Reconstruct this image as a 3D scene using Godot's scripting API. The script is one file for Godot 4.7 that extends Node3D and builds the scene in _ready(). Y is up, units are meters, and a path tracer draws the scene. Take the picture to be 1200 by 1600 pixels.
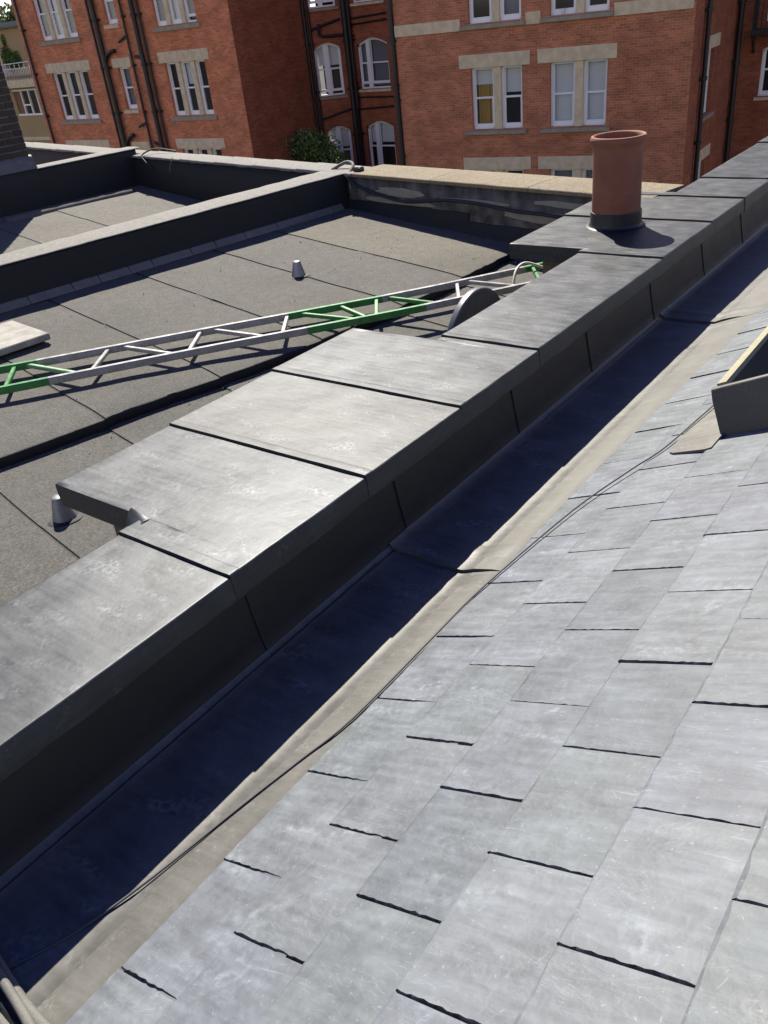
extends Node3D
# Rooftop with lead-capped parapet, slate slope, felt flat roofs and red brick blocks beyond.
# Survey units (one unit = S metres, origin at the eye) are turned into metres by W(), F() and SL().

const S := 1.3
const EYE := 13.0
const PITCH := 0.4276      # slate slope, radians

var counts := {}
var mats := {}
var rng := RandomNumberGenerator.new()
var nz := FastNoiseLite.new()
var nz2 := FastNoiseLite.new()

# ------------------------------------------------------------------ mesh builder
class MB:
	var v := PackedVector3Array()
	var n := PackedVector3Array()
	var c := PackedColorArray()
	var uv := PackedVector2Array()
	var noise: FastNoiseLite
	var amp := 0.0
	var freq := 1.0
	var base := Color(1, 1, 1)
	func col(p: Vector3) -> Color:
		if amp == 0.0:
			return base
		var k := 1.0 + amp * noise.get_noise_3dv(p * freq)
		return Color(base.r * k, base.g * k, base.b * k)
	func put(p: Vector3, nn: Vector3, t := Vector2.ZERO):
		v.append(p); n.append(nn); uv.append(t); c.append(col(p))
	# a, b, c counter-clockwise as seen from outside
	func tri(a: Vector3, b: Vector3, d: Vector3, ta := Vector2.ZERO, tb := Vector2.ZERO, td := Vector2.ZERO):
		var nn := (b - a).cross(d - a)
		if nn.length_squared() < 1e-16:
			return
		nn = nn.normalized()
		put(a, nn, ta); put(d, nn, td); put(b, nn, tb)
	func quad(a: Vector3, b: Vector3, d: Vector3, e: Vector3):
		tri(a, b, d); tri(a, d, e)
	func quad_uv(a: Vector3, b: Vector3, d: Vector3, e: Vector3, ta: Vector2, tb: Vector2, td: Vector2, te: Vector2):
		tri(a, b, d, ta, tb, td); tri(a, d, e, ta, td, te)
	# six-sided solid from a bottom ring and a top ring of four corners (counter-clockwise from above)
	func hexa(b: Array, t: Array):
		quad(t[0], t[1], t[2], t[3])
		quad(b[3], b[2], b[1], b[0])
		for i in 4:
			var j := (i + 1) % 4
			quad(b[i], b[j], t[j], t[i])
	func box(lo: Vector3, hi: Vector3, bev := 0.0):
		if bev <= 0.0:
			hexa([Vector3(lo.x, lo.y, hi.z), Vector3(hi.x, lo.y, hi.z), Vector3(hi.x, lo.y, lo.z), Vector3(lo.x, lo.y, lo.z)],
				[Vector3(lo.x, hi.y, hi.z), Vector3(hi.x, hi.y, hi.z), Vector3(hi.x, hi.y, lo.z), Vector3(lo.x, hi.y, lo.z)])
			return
		var rings := []
		for k in 4:
			var y: float = [lo.y, lo.y + bev, hi.y - bev, hi.y][k]
			var i: float = bev if k == 0 or k == 3 else 0.0
			var r := []
			for q in [[0, 0, 1, 0], [1, 0, 0, 0], [1, 0, 0, 1], [1, 1, 0, 1]]:
				pass
			var x0 := lo.x + i
			var x1 := hi.x - i
			var z0 := lo.z + i
			var z1 := hi.z - i
			r = [Vector3(x0 + bev, y, z1), Vector3(x1 - bev, y, z1), Vector3(x1, y, z1 - bev), Vector3(x1, y, z0 + bev), Vector3(x1 - bev, y, z0), Vector3(x0 + bev, y, z0), Vector3(x0, y, z0 + bev), Vector3(x0, y, z1 - bev)]
			rings.append(r)
		for k in 3:
			for i in 8:
				var j := (i + 1) % 8
				quad(rings[k][i], rings[k][j], rings[k + 1][j], rings[k + 1][i])
		for i in range(1, 7):
			tri(rings[3][0], rings[3][i], rings[3][i + 1])
			tri(rings[0][0], rings[0][i + 1], rings[0][i])
	# rows of points; smooth; rows x columns, outside where rows x cols cross points
	func grid(rows: Array, flip := false, tone := PackedFloat32Array()):
		var R := rows.size()
		var C: int = rows[0].size()
		var nn := []
		for i in R:
			var a := PackedVector3Array()
			for j in C:
				var du: Vector3 = rows[min(i + 1, R - 1)][j] - rows[max(i - 1, 0)][j]
				var dv: Vector3 = rows[i][min(j + 1, C - 1)] - rows[i][max(j - 1, 0)]
				var q := dv.cross(du)
				if q.length_squared() < 1e-18:
					q = Vector3.UP
				q = q.normalized()
				a.append(-q if flip else q)
			nn.append(a)
		for i in R - 1:
			for j in C - 1:
				var q := [[i, j], [i, j + 1], [i + 1, j + 1], [i + 1, j]]
				var order := [0, 2, 1, 0, 3, 2]
				if flip:
					order = [0, 1, 2, 0, 2, 3]
				for o in order:
					if tone.size() == R:
						var k := tone[q[o][0]]
						base = Color(k, k, k)
					put(rows[q[o][0]][q[o][1]], nn[q[o][0]][q[o][1]], Vector2(q[o][1], q[o][0]))
	# swept tube through points
	func tube(pts: Array, r: float, sides := 8, caps := true, squash := 1.0):
		var rows := []
		var up := Vector3(0.1, 1, 0.05).normalized()
		for i in pts.size():
			var d: Vector3 = (pts[min(i + 1, pts.size() - 1)] - pts[max(i - 1, 0)]).normalized()
			var x := d.cross(up)
			if x.length() < 0.1:
				x = d.cross(Vector3(1, 0, 0.2))
			x = x.normalized()
			var y := x.cross(d).normalized()
			var ring := []
			for k in sides + 1:
				var a := TAU * k / sides
				ring.append(pts[i] + x * cos(a) * r + y * sin(a) * r * squash)
			rows.append(ring)
		grid(rows)
		if caps:
			for e in [0, rows.size() - 1]:
				for k in sides:
					if e == 0:
						tri(pts[0], rows[0][k + 1], rows[0][k])
					else:
						tri(pts[e], rows[e][k], rows[e][k + 1])
	# surface of revolution about a vertical axis; prof = [[r, y], ...]
	func lathe(o: Vector3, prof: Array, sides := 32, wob := 0.0):
		var rows := []
		for p in prof:
			var ring := []
			for k in sides + 1:
				var a := TAU * k / sides
				var r: float = p[0] * (1.0 + wob * sin(a * 3.0 + p[1] * 7.0))
				ring.append(o + Vector3(cos(a) * r, p[1], -sin(a) * r))
			rows.append(ring)
		grid(rows, true)
	func mesh() -> ArrayMesh:
		var a := []
		a.resize(Mesh.ARRAY_MAX)
		a[Mesh.ARRAY_VERTEX] = v
		a[Mesh.ARRAY_NORMAL] = n
		a[Mesh.ARRAY_COLOR] = c
		a[Mesh.ARRAY_TEX_UV] = uv
		var m := ArrayMesh.new()
		m.add_surface_from_arrays(Mesh.PRIMITIVE_TRIANGLES, a)
		return m

func mb(amp := 0.0, freq := 1.0) -> MB:
	var m := MB.new()
	m.noise = nz
	m.amp = amp
	m.freq = freq
	return m

# ------------------------------------------------------------------ frames
func W(x: float, y: float, z: float) -> Vector3:
	return Vector3(x * S, EYE + y * S, z * S)

func F(s: float, u: float, y: float) -> Vector3:          # neighbour's roof, turned 9.4 degrees
	return W(0.163 * s + 0.9866 * u, y, -0.9866 * s + 0.163 * u)

func SL(d: float, z: float, h := 0.0) -> Vector3:         # slate slope: d up the slope, h off it
	return W(-0.88 + d * cos(PITCH) - h * sin(PITCH), -1.24 + d * sin(PITCH) + h * cos(PITCH), z)

# ------------------------------------------------------------------ objects
func numbered(parent: Node, called: String) -> String:
	var key := str(parent.get_instance_id()) + called
	var k: int = counts.get(key, 0)
	counts[key] = k + 1
	return called if k == 0 else "%s_%03d" % [called, k]

func thing(called: String, label: String, category: String, at: Vector3, group := "") -> Node3D:
	var o := Node3D.new()
	o.name = numbered(self, called)
	add_child(o, true)
	o.position = at
	o.set_meta("label", label)
	o.set_meta("category", category)
	if group != "":
		o.set_meta("group", group)
	return o

func part(parent: Node3D, called: String, mesh: Mesh, mat: Material, xf := Transform3D()) -> MeshInstance3D:
	var m := MeshInstance3D.new()
	m.name = numbered(parent, called)
	m.mesh = mesh
	m.material_override = mat
	parent.add_child(m, true)
	m.transform = parent.global_transform.affine_inverse() * xf
	return m

func solo(called: String, mesh: Mesh, mat: Material, label: String, category: String, group := "") -> MeshInstance3D:
	var m := MeshInstance3D.new()
	m.name = numbered(self, called)
	m.mesh = mesh
	m.material_override = mat
	add_child(m, true)
	m.set_meta("label", label)
	m.set_meta("category", category)
	if group != "":
		m.set_meta("group", group)
	return m

# ------------------------------------------------------------------ textures
func bytes_of(seed_: int, freq: float, oct: int, size: int, kind := FastNoiseLite.TYPE_SIMPLEX_SMOOTH, fractal := FastNoiseLite.FRACTAL_FBM) -> PackedByteArray:
	var f := FastNoiseLite.new()
	f.seed = seed_
	f.noise_type = kind
	f.frequency = freq
	f.fractal_type = fractal
	f.fractal_octaves = oct
	var im := f.get_seamless_image(size, size, false, false, 0.12, true)
	im.convert(Image.FORMAT_L8)
	return im.get_data()

# noise drawn out along x by `ratio`, still seamless
func drawn_out(seed_: int, freq: float, oct: int, size: int, ratio: int) -> PackedByteArray:
	var f := FastNoiseLite.new()
	f.seed = seed_
	f.noise_type = FastNoiseLite.TYPE_SIMPLEX_SMOOTH
	f.frequency = freq
	f.fractal_octaves = oct
	var im := f.get_seamless_image(size / ratio, size, false, false, 0.15, true)
	im.convert(Image.FORMAT_L8)
	im.resize(size, size, Image.INTERPOLATE_CUBIC)
	return im.get_data()

func tex(im: Image) -> ImageTexture:
	im.generate_mipmaps()
	return ImageTexture.create_from_image(im)

func grey_image(size: int, data: PackedByteArray) -> Image:
	return Image.create_from_data(size, size, false, Image.FORMAT_L8, data)

func normal_of(size: int, data: PackedByteArray, strength: float) -> ImageTexture:
	var im := grey_image(size, data)
	im.convert(Image.FORMAT_RGBA8)
	im.bump_map_to_normal_map(strength)
	return tex(im)

# mix several byte maps into one, weights per map, centred on 128
func blend(maps: Array, weights: Array, size: int, centre := 128.0) -> PackedByteArray:
	var out := PackedByteArray()
	out.resize(size * size)
	var k := maps.size()
	for i in size * size:
		var s := centre
		for j in k:
			s += (maps[j][i] - 128.0) * weights[j]
		out[i] = int(clampf(s, 0.0, 255.0))
	return out

func strokes(data: PackedByteArray, size: int, count: int, lmin: float, lmax: float, ang: float, spread: float, add: float, soft := 1):
	for q in count:
		var x := rng.randf() * size
		var y := rng.randf() * size
		var a := ang + rng.randfn(0.0, spread)
		var bend := rng.randfn(0.0, 0.006)
		var l := rng.randf_range(lmin, lmax)
		var k := add * rng.randf_range(0.3, 1.0)
		for t in int(l):
			var fade := sin(PI * t / l)
			var w := soft
			for dy in w:
				var xi := posmod(int(x), size)
				var yi := posmod(int(y) + dy, size)
				var at := yi * size + xi
				data[at] = int(clampf(data[at] + k * fade, 0, 255))
			x += cos(a)
			y += sin(a)
			a += bend
	return data

# scuffed clouds: many short fine strokes gathered in patches
func clusters(data: PackedByteArray, size: int, count: int) -> PackedByteArray:
	for q in count:
		var cx := rng.randf() * size
		var cy := rng.randf() * size
		var rx := rng.randf_range(25, 110)
		var ry := rng.randf_range(10, 45)
		var a0 := rng.randfn(0.0, 0.35)
		for k in int(rx * ry * 0.035):
			var x := cx + rng.randfn(0.0, 0.5) * rx
			var y := cy + rng.randfn(0.0, 0.5) * ry
			var l := rng.randf_range(3, 26)
			var a := a0 + rng.randfn(0.0, 0.18)
			var add := rng.randf_range(6, 34)
			for t in int(l):
				var at := posmod(int(y), size) * size + posmod(int(x), size)
				data[at] = int(clampf(data[at] + add * sin(PI * t / l), 0, 255))
				x += cos(a)
				y += sin(a)
	return data

# soft chalky smears
func smears(data: PackedByteArray, size: int, count: int, grain: PackedByteArray) -> PackedByteArray:
	for q in count:
		var cx := rng.randf() * size
		var cy := rng.randf() * size
		var rx := rng.randf_range(18, 95)
		var ry := rng.randf_range(5, 26)
		var a := rng.randfn(0.0, 0.5)
		var add := rng.randf_range(14, 46)
		var ca := cos(a)
		var sa := sin(a)
		var m := int(rx * 1.6)
		for dy in range(-m, m):
			for dx in range(-m, m):
				var u := (dx * ca + dy * sa) / rx
				var v := (-dx * sa + dy * ca) / ry
				var e := u * u + v * v
				if e < 2.5:
					var at := posmod(int(cy) + dy, size) * size + posmod(int(cx) + dx, size)
					var k := exp(-e * 1.6) * clampf((grain[at] - 90.0) / 90.0, 0.0, 1.4)
					data[at] = int(clampf(data[at] + add * k, 0, 255))
	return data

func mat(albedo: Color, rough: float, metal := 0.0) -> StandardMaterial3D:
	var m := StandardMaterial3D.new()
	m.albedo_color = albedo.linear_to_srgb()
	m.roughness = rough
	m.metallic = metal
	m.vertex_color_use_as_albedo = true
	return m

func tri_mat(albedo: Color, rough: float, metal: float, tile: float, at: Texture2D, nt: Texture2D = null, nscale := 1.0, rt: Texture2D = null) -> StandardMaterial3D:
	var m := mat(albedo, rough, metal)
	m.albedo_texture = at
	m.uv1_triplanar = true
	m.uv1_world_triplanar = true
	m.uv1_scale = Vector3.ONE / tile
	if nt:
		m.normal_enabled = true
		m.normal_texture = nt
		m.normal_scale = nscale
	if rt:
		m.roughness_texture = rt
		m.roughness_texture_channel = BaseMaterial3D.TEXTURE_CHANNEL_GRAYSCALE
	return m

func brick_texture() -> Array:
	# 16 bricks by 32 courses: 3.6 m x 2.4 m
	var n := 1024
	var data := PackedByteArray()
	data.resize(n * n * 3)
	var hgt := PackedByteArray()
	hgt.resize(n * n)
	var fine := bytes_of(31, 0.05, 3, 512)
	var slow := bytes_of(32, 0.006, 3, 512)
	var tones := []
	for i in 32 * 16:
		tones.append([rng.randf_range(0.90, 1.08), rng.randf_range(-0.05, 0.06), false])
	for y in n:
		var course := y / 32
		var fy := y % 32
		var off := 32 if course % 2 == 1 else 0
		for x in n:
			var xx := (x + off) % n
			var b := xx / 64
			var fx := xx % 64
			var at := y * n + x
			var f: float = (fine[(y % 512) * 512 + (x % 512)] - 128.0) / 128.0
			var sl: float = (slow[(y / 2) * 512 + x / 2] - 128.0) / 128.0
			var r: float
			var g: float
			var bl: float
			if fx < 3 or fy < 4:
				r = 0.80 + f * 0.08 + sl * 0.06
				g = 0.60 + f * 0.08 + sl * 0.06
				bl = 0.46 + f * 0.08 + sl * 0.06
				hgt[at] = 90
			else:
				var tn: Array = tones[course * 16 + b]
				var k: float = tn[0] * (1.0 + f * 0.10 + sl * 0.10)
				if tn[2]:
					k *= 0.72
				r = 0.76 * k
				g = (0.44 + tn[1] * 0.25) * k
				bl = (0.30 + tn[1] * 0.25) * k
				hgt[at] = int(clampf(170 + f * 40, 0, 255))
			data[at * 3] = int(clampf(r * 255, 0, 255))
			data[at * 3 + 1] = int(clampf(g * 255, 0, 255))
			data[at * 3 + 2] = int(clampf(bl * 255, 0, 255))
	return [tex(Image.create_from_data(n, n, false, Image.FORMAT_RGB8, data)), normal_of(n, hgt, 2.0)]

func make_materials():
	var n := 1024
	var white := PackedByteArray()
	white.resize(n * n)
	for i in n * n:
		white[i] = rng.randi() & 255
	# mineral felt: granules and weather stains
	var coarse := bytes_of(1, 0.012, 5, n)
	var grain := bytes_of(2, 0.16, 2, n)
	var clump := bytes_of(3, 0.055, 2, n)
	var felt := blend([white, grain, clump, coarse], [0.35, 0.40, 0.30, 0.15], n, 176.0)
	var felt_h := blend([white, grain, clump, coarse], [0.25, 0.5, 0.4, 0.1], n)
	var ft := tex(grey_image(n, felt))
	var fn := normal_of(n, felt_h, 1.6)
	mats.felt = tri_mat(Color(0.134, 0.132, 0.119), 0.9, 0.0, 1.3, ft, fn, 0.8)
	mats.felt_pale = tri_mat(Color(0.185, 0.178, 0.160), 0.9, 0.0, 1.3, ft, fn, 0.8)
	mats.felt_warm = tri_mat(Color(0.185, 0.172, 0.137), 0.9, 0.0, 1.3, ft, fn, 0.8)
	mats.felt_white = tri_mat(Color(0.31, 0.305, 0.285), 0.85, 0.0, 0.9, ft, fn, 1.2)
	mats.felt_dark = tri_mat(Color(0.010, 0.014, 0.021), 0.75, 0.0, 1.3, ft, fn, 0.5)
	mats.stone_coping = tri_mat(Color(0.37, 0.305, 0.20), 0.9, 0.0, 1.0, ft, fn, 1.5)
	var ct := tex(grey_image(n, blend([white, grain, coarse], [0.10, 0.10, 0.20], n, 205.0)))
	mats.render_grey = tri_mat(Color(0.17, 0.165, 0.15), 0.9, 0.0, 2.0, tex(grey_image(n, blend([coarse, grain], [0.7, 0.15], n, 180.0))), fn, 0.6)
	mats.slab = tri_mat(Color(0.42, 0.41, 0.37), 0.85, 0.0, 1.6, ct, fn, 0.4)
	# lead
	var l_big := bytes_of(5, 0.006, 5, n)
	var l_rid := bytes_of(6, 0.014, 3, n, FastNoiseLite.TYPE_SIMPLEX_SMOOTH, FastNoiseLite.FRACTAL_RIDGED)
	var l_fine := bytes_of(7, 0.06, 3, n)
	var l_str := drawn_out(8, 0.03, 4, n, 7)
	var lead_a := blend([l_big, l_fine, l_rid, l_str], [0.14, 0.06, 0.05, 0.13], n, 198.0)
	lead_a = smears(lead_a, n, 110, l_fine)
	lead_a = strokes(lead_a, n, 220, 30, 190, 0.5, 1.0, 20.0)
	lead_a = strokes(lead_a, n, 60, 4, 14, 0.5, 1.5, 60.0, 2)
	var lead_h := blend([l_big, l_rid, l_fine, l_str], [0.8, 0.14, 0.05, 0.22], n)
	var lead_r := blend([l_big, l_fine, l_str], [0.16, 0.05, 0.16], n, 200.0)
	var lt := tex(grey_image(n, lead_a))
	var ln := normal_of(n, lead_h, 0.85)
	var lr := tex(grey_image(n, lead_r))
	mats.lead = tri_mat(Color(0.080, 0.088, 0.100), 0.60, 0.55, 1.1, lt, ln, 0.9, lr)
	mats.lead_b = tri_mat(Color(0.072, 0.080, 0.092), 0.58, 0.55, 1.2, lt, ln, 1.0, lr)
	mats.lead_c = tri_mat(Color(0.081, 0.087, 0.096), 0.62, 0.55, 1.0, lt, ln, 0.8, lr)
	for q in [mats.lead, mats.lead_b, mats.lead_c]:
		q.metallic_specular = 0.4
	mats.lead_mid = tri_mat(Color(0.075, 0.073, 0.068), 0.6, 0.15, 1.0, lt, ln, 0.9, lr)
	mats.lead_pale = tri_mat(Color(0.175, 0.172, 0.158), 0.7, 0.1, 1.0, lt, ln, 0.9, lr)
	mats.lead_silt = tri_mat(Color(0.138, 0.136, 0.128), 0.75, 0.05, 0.8, lt, ln, 1.0, lr)
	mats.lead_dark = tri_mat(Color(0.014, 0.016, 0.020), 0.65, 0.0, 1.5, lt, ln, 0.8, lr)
	mats.lead_gutter = tri_mat(Color(0.156, 0.158, 0.156), 0.68, 0.25, 1.5, lt, ln, 0.7, lr)
	# slate
	var s_big := bytes_of(11, 0.007, 5, n)
	var s_fine := bytes_of(12, 0.045, 4, n)
	var s_rid := bytes_of(13, 0.022, 4, n, FastNoiseLite.TYPE_SIMPLEX_SMOOTH, FastNoiseLite.FRACTAL_RIDGED)
	var s_str := drawn_out(14, 0.035, 4, n, 6)
	var sl_a := blend([s_big, s_fine, s_rid, s_str], [0.17, 0.08, 0.06, 0.20], n, 188.0)
	sl_a = strokes(sl_a, n, 900, 20, 150, 0.05, 0.14, 22.0)
	sl_a = clusters(sl_a, n, 60)
	sl_a = smears(sl_a, n, 60, s_fine)
	sl_a = strokes(sl_a, n, 60, 10, 70, 0.3, 1.2, 40.0, 2)
	sl_a = strokes(sl_a, n, 900, 2, 8, 0.0, 2.0, 80.0, 2)
	var sl_h := blend([s_big, s_fine, s_rid, s_str], [0.5, 0.18, 0.35, 0.35], n)
	sl_h = strokes(sl_h, n, 900, 30, 200, 0.05, 0.2, 22.0)
	var sl_r := blend([s_big, s_fine], [0.3, 0.2], n, 196.0)
	var st := tex(grey_image(n, sl_a))
	var sn := normal_of(n, sl_h, 2.6)
	var sr := tex(grey_image(n, sl_r))
	mats.slates = []
	for k in [[0.222, 0.247, 0.276], [0.194, 0.220, 0.251], [0.243, 0.271, 0.304], [0.217, 0.247, 0.273], [0.220, 0.244, 0.284]]:
		mats.slates.append(tri_mat(Color(k[0], k[1], k[2]), 0.74, 0.0, 1.25, st, sn, 0.75, sr))
		mats.slates[-1].metallic_specular = 0.35
	# brick and stone
	var bt := brick_texture()
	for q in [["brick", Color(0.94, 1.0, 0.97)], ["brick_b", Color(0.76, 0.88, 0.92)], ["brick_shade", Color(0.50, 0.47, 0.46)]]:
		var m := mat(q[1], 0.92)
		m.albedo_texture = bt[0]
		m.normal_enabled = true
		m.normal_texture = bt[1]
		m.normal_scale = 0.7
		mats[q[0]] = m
	mats.tan_brick = mat(Color(0.36, 0.26, 0.13), 0.92)
	var stone_a := tex(grey_image(n, blend([l_big, s_fine], [0.14, 0.05], n, 222.0)))
	mats.stone = tri_mat(Color(0.84, 0.69, 0.44), 0.9, 0.0, 2.2, stone_a)
	mats.stone_grey = tri_mat(Color(0.42, 0.37, 0.26), 0.9, 0.0, 2.2, stone_a, fn, 0.5)
	mats.mortar = tri_mat(Color(0.24, 0.23, 0.22), 0.95, 0.0, 0.6, stone_a, fn, 1.0)
	mats.stack = []
	for k in [[0.045, 0.034, 0.038], [0.060, 0.042, 0.042], [0.038, 0.032, 0.040], [0.055, 0.046, 0.036]]:
		mats.stack.append(tri_mat(Color(k[0], k[1], k[2]), 0.9, 0.0, 0.7, stone_a, fn, 1.0))
	mats.terracotta = tri_mat(Color(0.275, 0.105, 0.060), 0.8, 0.0, 0.8, stone_a, fn, 0.35)
	mats.white_paint = mat(Color(0.80, 0.80, 0.78), 0.45)
	mats.black_iron = mat(Color(0.012, 0.011, 0.012), 0.5)
	mats.black_cable = mat(Color(0.012, 0.012, 0.014), 0.6)
	mats.grey_cable = tri_mat(Color(0.26, 0.26, 0.245), 0.75, 0.0, 0.12, ft, fn, 0.8)
	mats.cream_cable = mat(Color(0.55, 0.5, 0.38), 0.6)
	mats.interior = mat(Color(0.03, 0.03, 0.034), 0.9)
	mats.blind = mat(Color(0.66, 0.70, 0.68), 0.8)
	mats.blind_grey = mat(Color(0.16, 0.18, 0.20), 0.8)
	mats.curtain = mat(Color(0.50, 0.34, 0.07), 0.9)
	var g := mat(Color(0.05, 0.06, 0.07, 1.0), 0.04)
	g.albedo_color.a = 0.10
	g.transparency = BaseMaterial3D.TRANSPARENCY_ALPHA
	g.metallic_specular = 0.6
	mats.glass = g
	var worn := tex(grey_image(n, blend([l_big, l_fine, s_fine], [0.25, 0.35, 0.3], n, 205.0)))
	mats.beam_white = tri_mat(Color(0.46, 0.455, 0.42), 0.45, 0.1, 0.5, worn, null, 1.0, lr)
	mats.beam_green = tri_mat(Color(0.06, 0.30, 0.07), 0.5, 0.05, 0.5, worn, null, 1.0, lr)
	mats.galv = tri_mat(Color(0.36, 0.38, 0.40), 0.55, 0.5, 0.4, lt, ln, 0.6, lr)
	mats.dish = tri_mat(Color(0.10, 0.11, 0.12), 0.4, 0.0, 0.6, stone_a)
	mats.timber = tri_mat(Color(0.34, 0.315, 0.21), 0.8, 0.0, 0.4, stone_a)
	mats.roof_glass = mat(Color(0.008, 0.014, 0.011), 0.25)
	mats.leaf = mat(Color(0.115, 0.19, 0.055), 0.7)
	mats.leaf.backlight_enabled = true
	mats.leaf.backlight = Color(0.25, 0.3, 0.1)
	mats.leaf_far = mat(Color(0.16, 0.21, 0.09), 0.8)
	mats.leaf_far.backlight_enabled = true
	mats.leaf_far.backlight = Color(0.3, 0.32, 0.15)
	mats.bark = mat(Color(0.08, 0.06, 0.045), 0.95)
	mats.render_patch = tri_mat(Color(0.30, 0.29, 0.25), 0.9, 0.0, 0.8, stone_a, fn, 0.8)
	mats.stub = tri_mat(Color(0.14, 0.12, 0.08), 0.9, 0.0, 0.8, stone_a, fn, 0.8)
	mats.cable_dark = mat(Color(0.06, 0.06, 0.065), 0.7)
	mats.beam_pale_green = tri_mat(Color(0.28, 0.50, 0.26), 0.5, 0.1, 0.5, lt, null, 1.0, lr)
	mats.asphalt = tri_mat(Color(0.05, 0.05, 0.052), 0.95, 0.0, 3.0, ft)
	mats.plain_white = mat(Color(0.7, 0.7, 0.68), 0.6)

# ------------------------------------------------------------------ READY
func _ready():
	rng.seed = 4711
	nz.seed = 9
	nz.frequency = 1.0
	nz.fractal_octaves = 4
	nz2.seed = 21
	nz2.frequency = 1.0
	nz2.fractal_octaves = 3
	# camera
	var cam := Camera3D.new()
	cam.name = "camera"
	add_child(cam)
	cam.transform = Transform3D(Basis(Vector3(0.8034, -0.1018, -0.5867), Vector3(-0.2357, 0.8497, -0.4702), Vector3(0.5464, 0.5160, 0.6587)).orthonormalized(), Vector3(0, EYE, 0))
	cam.fov = 63.31
	cam.near = 0.05
	cam.far = 900.0
	cam.current = true
	# sky, sun, exposure
	var we := WorldEnvironment.new()
	we.name = "world_environment"
	var env := Environment.new()
	var sky := Sky.new()
	var sm := ProceduralSkyMaterial.new()
	sm.sky_top_color = Color(0.04, 0.22, 0.54)
	sm.sky_horizon_color = Color(1.0, 0.985, 0.95)
	sm.sky_curve = 0.22
	sm.sky_energy_multiplier = 0.9
	sm.ground_horizon_color = Color(0.55, 0.52, 0.48)
	sm.ground_bottom_color = Color(0.25, 0.23, 0.21)
	sm.sun_angle_max = 40.0
	sm.sun_curve = 0.12
	sky.sky_material = sm
	env.background_mode = Environment.BG_SKY
	env.sky = sky
	env.tonemap_mode = Environment.TONE_MAPPER_LINEAR
	env.tonemap_exposure = 2.2
	env.sdfgi_enabled = true
	env.ssao_enabled = true
	env.ssil_enabled = true
	we.environment = env
	add_child(we)
	var sun := DirectionalLight3D.new()
	sun.name = "sun"
	add_child(sun)
	sun.basis = Basis.looking_at(Vector3(0.63, -1.0, 0.66))
	sun.light_energy = 1.6
	sun.light_color = Color(1.0, 0.965, 0.90)
	sun.light_angular_distance = 0.5
	sun.shadow_enabled = true
	make_materials()
	build_ground()
	build_blocks()
	build_far_left()
	build_neighbour_roofs()
	build_parapet()
	build_gutter()
	build_slates()
	build_objects()
	build_grit()

func build_ground():
	var b := mb()
	b.quad(Vector3(-500, 0, 500), Vector3(500, 0, 500), Vector3(500, 0, -500), Vector3(-500, 0, -500))
	var g := MeshInstance3D.new()
	g.name = "ground"
	g.mesh = b.mesh()
	g.material_override = mats.asphalt
	add_child(g)
	g.set_meta("kind", "structure")

# ------------------------------------------------------------------ red brick blocks
# a facade frame: x along, y up from the eye level, z outwards
func frame(ox: float, oz: float, tx: float, tz: float) -> Transform3D:
	var t := Vector3(tx, 0, tz).normalized()
	return Transform3D(Basis(t, Vector3.UP, Vector3(-t.z, 0, t.x)), Vector3(ox, EYE, oz))

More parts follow.
